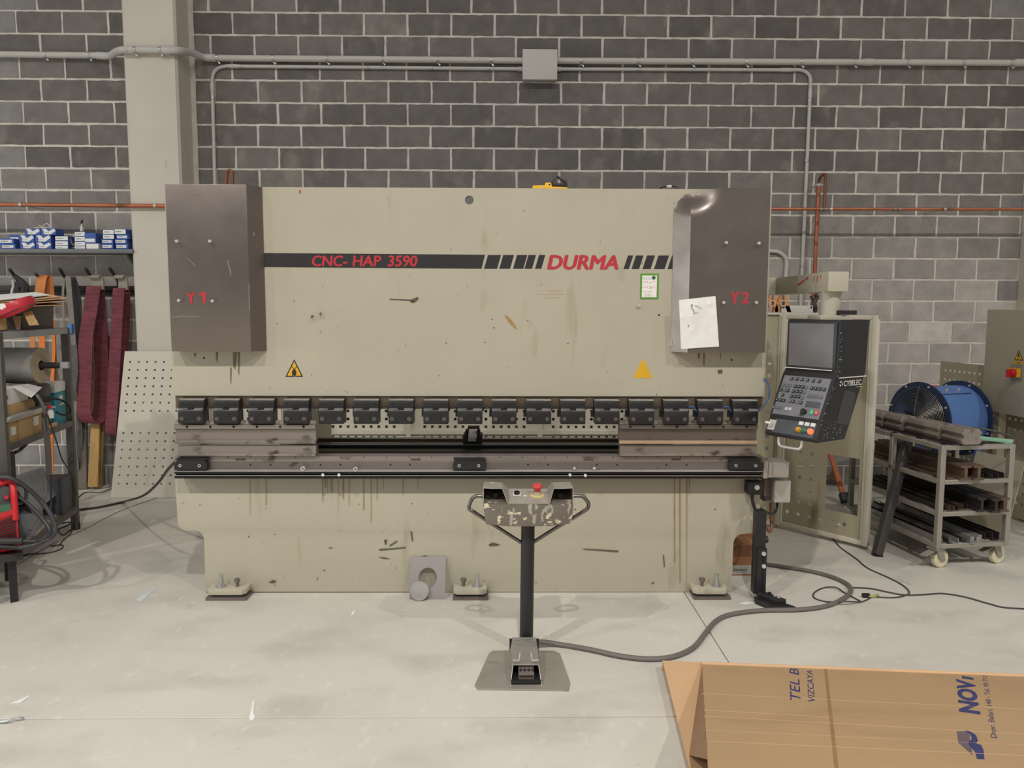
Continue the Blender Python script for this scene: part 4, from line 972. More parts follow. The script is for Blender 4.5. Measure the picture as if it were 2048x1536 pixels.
# white bracket and clamps standing on the guard rail
zr = zt+.016
p0, p1 = at(1562, 622, A.y+.02), at(1625, 622, A.y+.02)
t = thing('mounting_strip', 'white metal mounting strip lying on the guard rail', 'strip', (p0.x, A.y+.025, zr))
build('strip_plate', G().box(p0.x, A.y+.01, zr, p1.x, A.y+.05, zr+.055), m_pvc, t, bevel=.004)
for k in (.06, .94):
    c = p0.lerp(p1, k); build('strip_hole', G().cyl((c.x, A.y+.008, zr+.04), (c.x, A.y+.012, zr+.04), .008, n=10), m_hole, t)
m_orange = mat('orange_wood', (206, 132, 70), .6, var=.12, scale=14, stretch=(1, 1, .2))
def spring_clamp(x, label, s=1.):
    Yc = A.y+.03; top, bot = at(x, 590, Yc), at(x, 627, Yc); bot.z = zr
    t = thing('spring_clamp', label, 'clamp', (bot.x, Yc, zr), group='orange spring clamps on the guard rail')
    hgt = top.z-zr
    for sg in (-1, 1):
        build('jaw', G().prism([(bot.x+sg*.012, Yc-.02, zr+hgt), (bot.x+sg*.045, Yc-.02, zr+hgt*.55), (bot.x+sg*.075*s, Yc-.02, zr), (bot.x+sg*.035*s, Yc-.02, zr), (bot.x+sg*.012, Yc-.02, zr+hgt*.45)], (0, .04, 0)), m_orange, t, bevel=.003)
    build('spring_band', G().lathe((bot.x, Yc-.026, zr+hgt*.52), (0, -1, 0), [(.026, 0), (.026, .008), (.018, .008), (.018, 0), (.026, 0)], 16), m_alu, t)
spring_clamp(1563, 'orange spring clamp standing on the guard rail under the swing arm')
spring_clamp(1541, 'orange spring clamp half hidden by the right cover', .8)
t = thing('hanging_cable', 'dark oily cable bunch hanging behind the swing arm hanger', 'cable', at(1626, 625, 6.0))
build('cable_bunch', G().tube([at(1631, 588, 6.0), at(1634, 596, 6.0), at(1629, 606, 6.0), at(1631, 618, 6.0), at(1626, 628, 6.05)], .016, 8).tube([at(1622, 592, 6.0), at(1627, 603, 6.0), at(1624, 616, 6.0), at(1627, 630, 6.0)], .012, 8), mat('oily_dark', (62, 52, 46), .5, var=.3, scale=30), t)
# orange-handled bar seen through the window
t = thing('rubber_mallet', 'orange wooden handle with black rubber end seen through the gate window', 'mallet', fl(1690, 1010))
b0 = fl(1691, 1010); 
m_handle = mat('handle_orange', (196, 112, 62), .55, var=.12, scale=10, stretch=(1, 1, .15))
top = at(1661, 908, b0.y+.25)
ax_ = (top-b0).normalized()
build('handle', G().bar(b0+ax_*.07+V((0, 0, .02)), top, .045, .03, (0, 1, 0)), m_handle, t, bevel=.006)
build('rubber_end', G().bar(b0+V((0, 0, .02)), b0+ax_*.09+V((0, 0, .02)), .065, .055, (0, 1, 0)), m_blackmatt, t, bevel=.004)
t = thing('wood_offcut', 'small brown wood offcut leaning behind the mallet handle', 'wood', fl(1668, 965))
build('offcut', G().prism([at(1672, 940, 7.38), at(1660, 953, 7.38), at(1677, 962, 7.38)], (0, .04, 0)).bar(at(1655, 953, 7.36), at(1682, 963, 7.36), .05, .02), mat('offcut_brown', (118, 88, 64), .7), t)
# ================================================================== CART, FAN, CABINET
m_cart = mat('cart_steel', (158, 152, 142), .5, .35, var=.08, scale=8)
m_wheel = mat('wheel_cream', (216, 208, 176), .5, var=.06)
m_dkbar = mat('mill_scale', (62, 58, 56), .5, .5, var=.2, scale=6, stretch=(1, .2, 1))
m_rustbar = mat('rusty_steel', (104, 86, 74), .55, .4, var=.25, scale=7, stretch=(1, .3, 1), wear=[((146, 96, 66), 8, .6, (1, .3, 1), .12)])
m_galv = mat('galvanised', (168, 166, 160), .4, .6, var=.12, scale=9, stretch=(1, .2, 1))
MCa = Matrix.Translation((2.90, 4.97, 0)) @ Matrix.Rotation(math.radians(7), 4, 'Z')   # local x across the near end, y along the cart
CWd, CLn = .50, 1.02
LV = (.176, .394, .61, .84)
cart = thing('steel_cart', 'grey welded steel cart with four levels of bars on cream wheels', 'cart', M=MCa)
T = .036
for x in (0, CWd):
    for y in (0, .52, CLn):
        build('upright', G().box(x-T/2, y-T/2, LV[0]-.03, x+T/2, y+T/2, LV[3]), m_cart, cart, world=False, bevel=.002, seg=1)
for z in LV:
    for x in (0, CWd): build('side_rail', G().box(x-T/2, T/2, z-.03, x+T/2, CLn-T/2, z), m_cart, cart, world=False, bevel=.002, seg=1)
    for y in (0, CLn): build('end_rail', G().box(T/2, y-T/2, z-.03, CWd-T/2, y+T/2, z), m_cart, cart, world=False, bevel=.002, seg=1)
    for y in (.26, .52, .78): build('cross_bar', G().box(T/2, y-.015, z-.03, CWd-T/2, y+.015, z-.004), m_cart, cart, world=False)
def caster(x, y, ang, brake):
    c, s = math.cos(ang), math.sin(ang)
    def L_(a, b, z): return (x+a*c-b*s, y+a*s+b*c, z)
    off = -.035
    wl = build('caster_wheel', G().lathe(L_(off, -.018, .062), V((-s, c, 0)), [(.02, -.003), (.045, 0), (.052, -.002), (.062, .004), (.062, .032), (.052, .038), (.045, .036), (.02, .039)], 28), m_wheel, cart, world=False)
    build('axle', G().cyl(L_(off, -.026, .062), L_(off, .026, .062), .010, n=10), m_zinc, wl, world=False)
    build('caster_plate', G().obox(L_(0, 0, .138), V((c, s, 0))*.045, V((-s, c, 0))*.04, (0, 0, .005)), m_cart, cart, world=False)
    for b in (-.027, .027):
        build('caster_fork', G().prism([L_(-.03, b, .133), L_(.035, b, .133), L_(off+.02, b, .05), L_(off-.018, b, .05)], V((-s, c, 0))*.004), m_cart, cart, world=False)
    if brake: build('brake_pedal', G().obox(L_(.075, 0, .112), V((c, s, -.3)).normalized()*.045, V((-s, c, 0))*.022, (0, 0, .004)).obox(L_(.05, 0, .09), V((c, s, .6)).normalized()*.03, V((-s, c, 0))*.012, (0, 0, .004)), m_cart, cart, world=False)
caster(.02, .03, math.radians(200-7), True); caster(CWd-.03, .06, math.radians(195), True); caster(.03, CLn-.05, math.radians(80), False); caster(CWd-.03, CLn-.05, math.radians(120), False)
# bars lying on the shelves ------------------------------------------------
ORD = ('leftmost', 'second', 'third', 'fourth', 'fifth', 'sixth')
def bars(name, label, group, prof, spots, mats, y0=.0, y1=CLn, z=0):
    for i, x in enumerate(spots):
        a, b = y0-random.Random(i*7+int(z*100)).uniform(-.02, .03), y1-random.Random(i).uniform(0, .08)
        g = G(); pts = [(MCa @ V((x+px, a, z+pz))) for px, pz in prof]; g.prism(pts, MCa.to_3x3() @ V((0, b-a, 0)))
        one(name, label if len(spots) == 1 else ('%s %s' % (ORD[i], label) if i else 'leftmost '+label), 'bar', g, mats[i % len(mats)], group)
uch = [(0, 0), (.055, 0), (.055, .05), (.05, .05), (.05, .006), (.005, .006), (.005, .05), (0, .05)]
ang = [(0, 0), (.034, 0), (.034, .004), (.004, .004), (.004, .034), (0, .034)]
ibm = [(0, 0), (.07, 0), (.07, .01), (.045, .012), (.045, .062), (.07, .064), (.07, .075), (0, .075), (0, .064), (.025, .062), (.025, .012), (0, .01)]
sqt = [(0, 0), (.03, 0), (.03, .03), (0, .03)]
flt = [(0, 0), (.05, 0), (.05, .012), (0, .012)]
bars('angle_bar', 'thin angle bar from the left on the lowest cart shelf', 'angle bars on the lowest cart shelf', ang, [.03, .068, .106, .144, .182, .22], [m_galv, m_dkbar, m_galv], z=LV[0], y0=.0)
bars('square_tube', 'small square tube right of the angle bars, lowest cart shelf', 'square tubes on the lowest cart shelf', sqt, [.262, .30, .338], [m_galv], z=LV[0], y0=.03)
bars('steel_channel', 'dark channel at the right end of the lowest cart shelf', 'dark channels on the lowest cart shelf', uch, [.385, .43], [m_dkbar], z=LV[0], y0=.05)
bars('steel_channel', 'dark channel from the left, second lowest cart shelf', 'dark channels on the second cart shelf', [(p*.66, q*.7) for p, q in uch], [.03, .072, .114, .156, .198], [m_dkbar, m_rustbar], z=LV[1], y0=.02)
bars('steel_beam', 'deep beam at the right of the second lowest cart shelf', 'deep beams on the second cart shelf', [(p*.9, q*1.25) for p, q in ibm], [.25, .325, .40], [m_dkbar, m_dkbar, m_rustbar], z=LV[1], y0=-.05)
bars('steel_beam', 'rusty I-shaped beam on the second highest cart shelf', 'rusty beams on the upper cart shelf', [(p*1.1, q*1.3) for p, q in ibm], [.115, .20], [m_rustbar], z=LV[2], y0=-.03)
bars('flat_bar', 'flat rusty bar along the left edge of the second highest cart shelf', None, flt, [.04], [m_rustbar], z=LV[2])
bars('steel_channel', 'dark channel right of the rusty beams on the cart', 'dark channels on the upper cart shelf', [(p*.9, q*.7) for p, q in uch], [.30, .355, .41], [m_dkbar], z=LV[2], y0=.0)
bars('flat_bar', 'dark flat bar under the V-dies on the cart top', 'dark flat bars on the cart top', flt, [.06, .115, .17, .225], [m_dkbar], z=LV[3], y0=.0)
# V dies on the cart top
vd = [(0, 0), (.085, 0), (.10, .022), (.082, .038), (.10, .056), (.082, .078), (.062, .078), (.046, .05), (.03, .078), (.006, .078), (-.012, .056), (.006, .038), (-.012, .022)]
m_vdie = mat('worn_die_steel', (146, 136, 126), .42, .35, var=.18, scale=9, stretch=(1, .3, 1), wear=[((78, 70, 64), 10, .6, None, .1)])
for i, (y0, y1, x, lb) in enumerate(((-.06, .14, .12, 'nearest worn V-die block on top of the cart'), (.16, .50, .105, 'long middle V-die block on top of the cart'), (.53, .72, .085, 'short V-die block third from the cart end'), (.74, 1.0, .07, 'farthest V-die block on top of the cart beside the gate'))):
    g = G().prism([MCa @ V((x-.02+a*1.35, y0, LV[3]+.0125+b*1.3)) for a, b in vd], MCa.to_3x3() @ V((0, y1-y0, 0)))
    one('v_die', lb, 'die', g, m_vdie, 'V-dies on the cart top', bevel=.002)
def cbox(name, label, cat, x0, y0, x1, y1, z0, z1, m, rot=0., group=None):
    c = V(((x0+x1)/2, (y0+y1)/2, (z0+z1)/2)); r = Matrix.Rotation(rot, 3, 'Z'); R3 = MCa.to_3x3()
    return one(name, label, cat, G().obox(MCa @ c, R3 @ (r @ V(((x1-x0)/2, 0, 0))), R3 @ (r @ V((0, (y1-y0)/2, 0))), (0, 0, (z1-z0)/2)), m, group, bevel=.002)
m_green = mat('mint_paint', (150, 196, 168), .5, var=.06)
cbox('flat_bar', 'mint green painted flat bar on the right of the cart top', 'bar', .30, -.04, .36, .62, LV[3], LV[3]+.02, m_green, math.radians(38))
cbox('flat_bar', 'mint green bar end sticking out past the farthest V-die', 'bar', .0, .86, .20, .98, LV[3]+.0, LV[3]+.02, m_green, .2)
cbox('steel_strip', 'wide brown steel strip lying behind the nearest V-die', 'strip', .27, .30, .42, .95, LV[3], LV[3]+.03, m_rustbar, math.radians(18))
cbox('steel_strip', 'narrow bright steel strip on the cart top', 'strip', .26, .1, .285, .5, LV[3]+.0, LV[3]+.012, m_bright, math.radians(50))
cbox('wood_strip', 'pale pink offcut lying on the brown steel strip', 'offcut', .28, .55, .32, .85, LV[3]+.031, LV[3]+.05, mat('pinkish_wood', (196, 172, 156), .7), math.radians(20))
t = thing('grey_hose', 'thin grey hose lying across the right of the cart top', 'hose', MCa @ V((.4, .3, LV[3])))
build('hose', G().tube([MCa @ V(q) for q in ((.25, .22, LV[3]+.045), (.36, .30, LV[3]+.042), (.47, .36, LV[3]+.05), (.6, .34, LV[3]+.04), (.75, .3, LV[3]+.0))], .008, 8), m_hose, t)
# dark square post leaning on the cart
b = fl(1754, 1112); tp = at(1815, 884, 5.44)
t = thing('square_post', 'dark steel square post leaning against the cart side', 'post', b)
d = (tp-b)
build('post_tube', G().bar(b+V((0, 0, .012)), tp, .055, .055, (0, -1, 0)), mat('post_dark', (84, 82, 80), .45, .5, var=.12, scale=5, stretch=(1, 1, .2)), t, bevel=.003)
build('post_cap', G().bar(b+V((0, 0, .004)), b+d*.012+V((0, 0, .004)), .058, .058, (0, -1, 0)), m_blackmatt, t)
# ---- blue drum fan
m_blue = mat('fan_blue', (86, 120, 178), .42, var=.06, scale=3, wear=[((96, 132, 190), 8, .64, None, .1)])
m_navy = mat('fan_flange', (34, 48, 80), .45, var=.06)
m_wire = mat('guard_wire', (150, 146, 136), .35, .7)
fa = math.radians(72); fn = V((-math.sin(fa), -math.cos(fa), 0))
fc = at(1837, 840, 6.3); FR = .318
fan = thing('drum_fan', 'blue drum fan with wire guard behind the loaded cart', 'fan', (fc.x, fc.y, 0))
build('drum', G().lathe(fc, -fn, [(FR-.04, .0), (FR-.04, .44), (FR-.045, .44), (FR-.045, 0), (FR-.04, 0)], 48), m_blue, fan)
for h_ in (0, .44):
    fg = build('flange', G().lathe(fc-fn*h_, -fn, [(FR, -.006), (FR, .008), (FR-.05, .008), (FR-.05, -.006), (FR, -.006)], 48), m_navy, fan)
    for k in range(8):
        a = 2*math.pi*(k+.4)/8; sd = fn.cross(V((0, 0, 1))).normalized()
        p = fc-fn*h_+(sd*math.cos(a)+V((0, 0, 1))*math.sin(a))*(FR-.02)
        build('flange_bolt', G().cyl(p+fn*.004, p+fn*.016, .009, n=6), m_bright, fg)
gd = build('wire_guard', G(), m_wire, fan); g = G()
for k in range(20):
    r_ = .04+k*.0122; sd = fn.cross(V((0, 0, 1))).normalized()
    pts = [fc+fn*(.012+.035*(1-(r_/FR)**2))+(sd*math.cos(a)+V((0, 0, 1))*math.sin(a))*r_ for a in (2*math.pi*i/40 for i in range(41))]
    g.tube(pts, .0016, 5, smooth=False)
g.v = [ROOTM[fan.name].inverted() @ p for p in g.v]; gd.data = meshdata('wire_guard', g, m_wire); gd['kind'] = 'stuff'
for a in (math.radians(90), math.radians(210), math.radians(330), math.radians(128)):
    sd = fn.cross(V((0, 0, 1))).normalized(); e = (sd*math.cos(a)+V((0, 0, 1))*math.sin(a))
    build('guard_spoke', G().tube([fc+fn*.05+e*.04, fc+fn*.04+e*.15, fc+fn*.012+e*(FR-.03)], .0022, 6), m_wire, fan)
build('motor', G().lathe(fc-fn*.1, -fn, [(.001, 0), (.07, .01), (.075, .2), (.001, .22)], 20), m_blackmatt, fan)
for k in range(6):
    a = 2*math.pi*k/6; sd = fn.cross(V((0, 0, 1))).normalized(); e = (sd*math.cos(a)+V((0, 0, 1))*math.sin(a)); f2 = fn.cross(e)
    build('blade', G().prism([fc-fn*.1+e*.06-f2*.03, fc-fn*.13+e*.06+f2*.03, fc-fn*.17+e*.25+f2*.07, fc-fn*.1+e*.25-f2*.05], -fn*.004), m_blackmatt, fan)
lb = fc-fn*.20+fn.cross(V((0, 0, 1))).normalized()*-.03
up = V((0, 0, 1)); sdl = fn.cross(up).normalized()
pq = fc-fn*.18-sdl*.0
build('rating_plate', G().obox(fc-fn*.13+V((0, 0, FR-.037))+sdl*.03, fn*.05, sdl*.045, (0, 0, .002)), mat('label_red', (206, 92, 84), .5), fan)
build('hatch_seam', G().obox(fc-fn*.22+(sdl*math.cos(math.radians(55))*-1 if sdl.x < 0 else sdl*math.cos(math.radians(55)))*(FR-.038)+V((0, 0, (FR-.038)*math.sin(math.radians(55)))), fn*.15, (0, 0, .003), sdl*.003), m_navy, fan)
for k in (.14, .27):
    e = V((0, 0, 1))*math.sin(math.radians(63))+(sdl if sdl.x > 0 else -sdl)*math.cos(math.radians(63)); e2 = e if True else e
    p = fc-fn*k+e*(FR-.04); build('latch', G().cyl(p, p+e*.02, .011, n=8), m_bright, fan)
# trolley of the fan
zb = fc.z-FR
for h_ in (.03, .41):
    for s in (-1, 1):
        q = fc-fn*h_+sdl*s*.22
        build('trolley_leg', G().bar((q.x, q.y, .12), (q.x, q.y, fc.z-.14), .035), m_blue, fan)
        build('trolley_wheel', G().lathe((q.x-.015, q.y, .06), sdl, [(.025, 0), (.06, .002), (.06, .025), (.025, .027)], 20), m_blackmatt, fan)
        build('wheel_fork', G().cyl((q.x, q.y, .06), (q.x, q.y, .13), .012, n=8), m_blackmatt, fan)
for s in (-1, 1): build('trolley_rail', G().bar(fc-fn*0+sdl*s*.22+V((0, 0, .14-fc.z)), fc-fn*.44+sdl*s*.22+V((0, 0, .14-fc.z)), .035), m_blue, fan)
# ---- electrical cabinet on the right (faces left) and the perforated panel behind it
m_cab = mat('cabinet_paint', (178, 170, 148), .45, var=.04, scale=2, wear=[((128, 120, 102), 3, .64, (1, 1, .4), .2)])
XC = 4.02
ytop = at(1975, 619, 6.42)
XC = ytop.x; zt = ytop.z
zb = at(1969, 818, 6.42).z
cab = thing('electrical_cabinet', 'tall beige electrical cabinet with red and yellow main switch', 'cabinet', (XC+.2, 5.9, 0))
build('cabinet_body', G().box(XC, 5.0, zb, XC+.4, 6.42, zt), m_cab, cab, bevel=.006)
for y in (5.1, 6.3): build('cabinet_leg', G().box(XC+.06, y-.03, 0, XC+.12, y+.03, zb).box(XC+.3, y-.03, 0, XC+.36, y+.03, zb), m_cab, cab)
def on_cab(x, y): return plane_hit(x, y, (XC, 0, 0), (1, 0, 0))
def cabpoly(name, pts, m, t=.002, off=0., parent=cab): return build(name, G().prism([on_cab(x, y)-V((off, 0, 0)) for x, y in pts], (-t, 0, 0)), m, parent)
a = cabpoly('warning_sticker', [(2028.5, 720), (2046.5, 721), (2038, 700.5)], m_stripe)
cabpoly('sticker_field', [(2030.5, 718.5), (2045, 719.3), (2038, 704)], m_yellow, .0008, .002, a)
cabpoly('sticker_bolt', [(2037, 707), (2039.5, 707), (2038, 711), (2040, 711), (2037, 718), (2037.6, 713), (2035.6, 713)], m_stripe, .0006, .003, a)
b = cabpoly('warning_strip', [(2027, 721.5), (2046, 722.5), (2045.5, 728.5), (2027, 727)], m_yellow, .001)
cabpoly('strip_print', [(2030, 723.6), (2043.5, 724.3), (2043.5, 725.2), (2030, 724.5)], m_stripe, .0006, .001, b)
cabpoly('strip_print', [(2034, 725.8), (2040, 726), (2040, 726.8), (2034, 726.6)], m_stripe, .0006, .001, b)
sw = cabpoly('main_switch', [(2023, 728), (2046, 729.5), (2044.5, 762.5), (2020.5, 760)], mat('switch_plate', (150, 148, 144), .4, .4), .006)
cabpoly('switch_escutcheon', [(2026, 735.5), (2043.5, 737), (2042, 755), (2025, 753.5)], m_yellow, .03, .006, sw)
c = on_cab(2037, 746.5)-V((.036, 0, 0))
build('switch_knob', G().lathe(c, (-1, 0, 0), [(.034, 0), (.034, .03), (.03, .034), (.001, .034)], 20).obox(c-V((.045, 0, 0)), (.014, 0, 0), (0, .010, 0), (0, 0, .03)), mat('knob_red', (196, 36, 40), .35), sw)
t = thing('perforated_sheet', 'olive perforated steel sheet standing between the fan and the cabinet', 'panel', (XC-.02, 6.9, 0))
ptop = at(1882, 722, 7.15); XP = ptop.x
zt2 = ptop.z; ZS = [zt2-.08-.085*k for k in range(13)]
build('sheet', G().perf((XP, 7.15, .03), (0.12, -.993, 0), (0, 0, 1), (-.993, -.12, 0), 1.15, zt2-.03, .002, [.07+.062*k for k in range(17)], [z-.03 for z in ZS if z > .06], .021, None, (.715, zb-.06, 1.15, zt2-.03)), MATS['gate_sheet'], t)
t = thing('white_carton', 'plain white carton on the floor behind the cart', 'box', fl(1985, 1010))
q0 = fl(1975, 1000)
build('carton_side', G().box(4.3, 5.8, .0, 4.6, 6.2, .34), mat('white_carton', (214, 208, 196), .7), t, bevel=.004)
t = thing('steel_sheet', 'flat pale steel sheet leaning behind the cart at the far right', 'sheet', (3.75, 5.9, 0))
build('sheet', G().prism([(3.62, 5.95, 0), (3.70, 5.5, 0), (3.82, 5.5, .62), (3.74, 5.95, .62)], (.006, .001, 0)), m_cab, t)
# ================================================================== TWO-HAND PEDESTAL, SAMPLES, CABLES, CARTON
m_pedgrey = mat('pedestal_paint', (116, 108, 98), .45, .15, var=.10, scale=8, wear=[((214, 206, 176), 26, .60, (1, 1, 1.6), .02), ((172, 166, 158), 34, .60, (1, 1, .5), .04)])
m_pedbare = mat('bare_tray', (170, 164, 154), .42, .35, var=.12, scale=10, wear=[((210, 202, 172), 14, .66, None, .04)])
m_base = mat('pedal_base', (156, 150, 140), .45, .3, var=.10, scale=7, wear=[((122, 120, 118), 6, .6, (1, 2, 1), .12)])
m_chrome = mat('handle_chrome', (120, 116, 112), .28, .85, var=.15, scale=20)
ped = thing('control_pedestal', 'two-hand control pedestal with red emergency stop and foot pedal', 'control pedestal', fl(1050, 1340))
Yp = 3.72
pb0 = fl(1052, 1298); xp = pb0.x; Yp = pb0.y-.03
zbx = at(1056, 1050, Yp).z
build('column', G().cyl((xp, Yp, .02), (at(1056, 1050, Yp).x, Yp, zbx+.02), .034, n=24), mat('column_black', (46, 45, 46), .4, .3, var=.12, scale=6, stretch=(1, 1, .2)), ped)
# pyramid base plate
bl, br, tr, tl = fl(951, 1381), fl(1142, 1383), fl(1108, 1304), fl(985, 1304)
mid_l, mid_r = fl(954, 1372), fl(1143, 1367)
zz = .022
fpl = [bl+V((.01, 0, 0)), br-V((.01, 0, 0)), V((br.x+.004, mid_r.y, 0)), V((tr.x+.03, tr.y-.03, 0)), V((tr.x, tr.y, 0)), V((tl.x, tl.y, 0)), V((tl.x-.02, tl.y-.03, 0)), V((bl.x-.006, mid_l.y, 0))]
cx, cy = (bl.x+br.x)/2, (bl.y+tr.y)/2
g = G(); n = len(fpl)
lo = [p.copy() for p in fpl]; hi = [V((cx+(p.x-cx)*.985, cy+(p.y-cy)*.985, .008)) for p in fpl]; tp = [V((cx+(p.x-cx)*.42, cy+.03+(p.y-cy)*.5, .03)) for p in fpl]
g.add(lo+hi+tp, [tuple(range(n-1, -1, -1)), tuple(range(2*n, 3*n))]+[(i, (i+1) % n, (i+1) % n+n, i+n) for i in range(n)]+[(i+n, (i+1) % n+n, (i+1) % n+2*n, i+2*n) for i in range(n)])
base = build('base_plate', g, m_base, ped, smooth=15)
# pedal hood: open box
yb0, yb1 = fl(1052, 1376).y, fl(1052, 1312).y
hx0, hx1 = fl(1020, 1376).x, fl(1084, 1376).x
zh = at(1052, 1329, yb0+.06).z
def hoodside(x0, x1):
    return G().prism([(x0, yb0, .012), (x0, yb1, .02), (x0+(x1-x0)*.12, yb1, zh+.005), (x0+(x1-x0)*.12, yb0+.055, zh)], ((x1-x0)*.012, 0, 0)) 
hd = build('pedal_hood', G().prism([(hx0+.012, yb0+.05, zh), (hx1-.012, yb0+.05, zh), (hx1-.014, yb1, zh+.01), (hx0+.014, yb1, zh+.01)], (0, 0, .004)), m_base, ped, bevel=.001, seg=1)
for x, s in ((hx0, 1), (hx1, -1)):
    build('hood_cheek', G().prism([(x, yb0-.005, .01), (x, yb1, .02), (x+s*.014, yb1, zh+.01), (x+s*.012, yb0+.05, zh)], (s*.003, 0, 0)), m_base, hd)
build('hood_back', G().box(hx0, yb1-.004, .01, hx1, yb1, zh+.008), m_blackmatt, hd)
build('hood_floor', G().box(hx0+.004, yb0+.0, .022, hx1-.004, yb1, .034), m_blackmatt, hd)
x0, x1 = fl(1037, 1372).x, fl(1068, 1372).x
pd = build('foot_pedal', G().prism([(x0, yb0+.015, .03), (x0, yb0+.015, .058), (x0, yb0+.075, .085), (x0, yb0+.1, .085), (x0, yb0+.1, .03)], (x1-x0, 0, 0)), m_steeldk, ped, bevel=.002)
build('pedal_slot', G().box(x0+.004, yb0+.0135, .045, x1-.004, yb0+.016, .052), m_hole, pd)
for i in range(4):
    for j in range(2): build('pedal_tread', G().cyl((x0+.01+i*.019, yb0+.035+j*.022, .066+j*.010), (x0+.01+i*.019, yb0+.034+j*.022, .073+j*.010), .006, n=8), m_blackmatt, pd)
for x, s in ((hx0+.012, 1), (hx1-.014, -1)):
    build('hood_wire', G().tube([(x, yb0+.05, .11), (x+s*.03, yb0+.055, .105), (x+s*.035, yb0+.06, .14)], .003, 6, smooth=False), m_bright, hd)
# control box
Yb = Yp-.10
def pbx(x, y, Y): q = at(x, y, Y); return V((q.x, Y, q.z))
fb = [pbx(972, 1049, Yb), pbx(1015, 1053, Yb), pbx(1100, 1053, Yb), pbx(1143, 1047, Yb), pbx(1147, 1010, Yb), pbx(966, 1009, Yb)]
dep = .17
rise = .035
g = G(); n = len(fb)
back = [p+V((0, dep, 0)) for p in fb]
back[4] = back[4]+V((0, 0, rise)); back[5] = back[5]+V((0, 0, rise))
g.add(fb+back, [tuple(range(n)), tuple(range(2*n-1, n-1, -1))]+[(i, i+n, (i+1) % n+n, (i+1) % n) for i in range(n)])
bxo = build('control_box', g, m_pedgrey, ped, bevel=.003)
zf = fb[5].z; up_n = V((0, -rise, dep)).normalized(); al = V((0, dep, rise)).normalized()
tray = build('tray_plate', G().obox(((at(1017, 1010, Yb).x+at(1100, 1010, Yb).x)/2, Yb+dep/2, zf+rise/2+.002), ((at(1100, 1010, Yb).x-at(1017, 1010, Yb).x)/2, 0, 0), al*(dep/2-.002), up_n*.002), m_pedbare, ped)
def deck(px, k): q = at(px, 1010, Yb); return V((q.x, Yb+dep*k, zf+rise*k+.004))
# shrouds over the two hand buttons
for xa, xb, xi, s in ((966, 1004, 1016, 1), (1147, 1108, 1099, -1)):
    xo, xt, xin = at(xa, 1010, Yb).x, at(xb, 985, Yb).x, at(xi, 1010, Yb).x
    zt = at(985, 978, Yb+.004).z; zk = at(985, 966, Yb+dep).z
    sh = build('hand_shroud', G().prism([(xo, Yb+.015, zt), (xo+(xt-xo)*.45, Yb+.004, zt), (xt, Yb+.004, zt), (xt, Yb+dep, zk), (xo, Yb+dep, zk+.003)], (0, 0, .004)), m_pedbare, ped, bevel=.001, seg=1)
    build('shroud_side', G().prism([(xo, Yb+.0, zf), (xo, Yb+.015, zt), (xo, Yb+dep, zk), (xo, Yb+dep, zf+rise)], (s*.003, 0, 0)), m_pedbare, sh)
    build('shroud_side', G().prism([(xin, Yb+.0, zf), (xt, Yb+.004, zt), (xt, Yb+dep, zk), (xin, Yb+dep, zf+rise)], (s*.003, 0, 0)), m_pedbare, sh)
    build('shroud_back', G().prism([(xo, Yb+dep-.004, zf+rise-.01), (xin, Yb+dep-.004, zf+rise-.01), (xt, Yb+dep-.004, zk), (xo, Yb+dep-.004, zk)], (0, .003, 0)), m_blackmatt, sh)
    xc = (xo+xin)/2
    build('hand_button', G().lathe((xc, Yb+dep*.45, zf+rise*.45), up_n, [(.017, 0), (.017, .008), (.022, .010), (.022, .022), (.016, .03), (.001, .032)], 20), m_blackmatt, sh)
p = deck(1034.5, .62)
sk_ = build('indicator_switch', G().obox(p, (.019, 0, 0), al*.019, up_n*.0015), m_white, tray)
build('switch_ring', G().lathe(p, up_n, [(.015, 0), (.015, .012), (.011, .013), (.011, .006), (.001, .006)], 18), m_blackmatt, tray)
p = deck(1051, .5); build('small_tag', G().obox(p, (.008, 0, 0), al*.005, up_n*.001), m_white, tray)
p = deck(1076, .55)
es = build('emergency_stop', G().lathe(p, up_n, [(.034, 0), (.034, .002), (.001, .002)], 24), mat('estop_disc', (206, 190, 120), .5), tray)
build('stop_collar', G().lathe(p, up_n, [(.016, 0), (.016, .022), (.001, .022)], 16), m_alu, tray)
build('stop_mushroom', G().lathe(p+up_n*.022, up_n, [(.016, 0), (.017, .012), (.025, .020), (.026, .028), (.022, .034), (.001, .037)], 24), mat('estop_red', (196, 62, 66), .4), tray)
# side handles that run down to the column
for s, pts in ((-1, ((968, 993), (955, 992), (948, 994.5), (943, 1000), (938, 1012), (939, 1018), (946, 1023), (972, 1040), (1000, 1058), (1042, 1085))), (1, ((1146, 992), (1160, 992), (1167, 994), (1172, 999), (1177, 1007), (1176, 1015), (1170, 1021), (1143, 1038), (1115, 1054), (1066, 1085)))):
    P3 = [at(x, y, Yb+.07 if i < 7 else Yb+.07+.03*(i-6)/3) for i, (x, y) in enumerate(pts)]
    build('side_handle', G().tube(P3, .0095, 10, 5), m_chrome, ped)
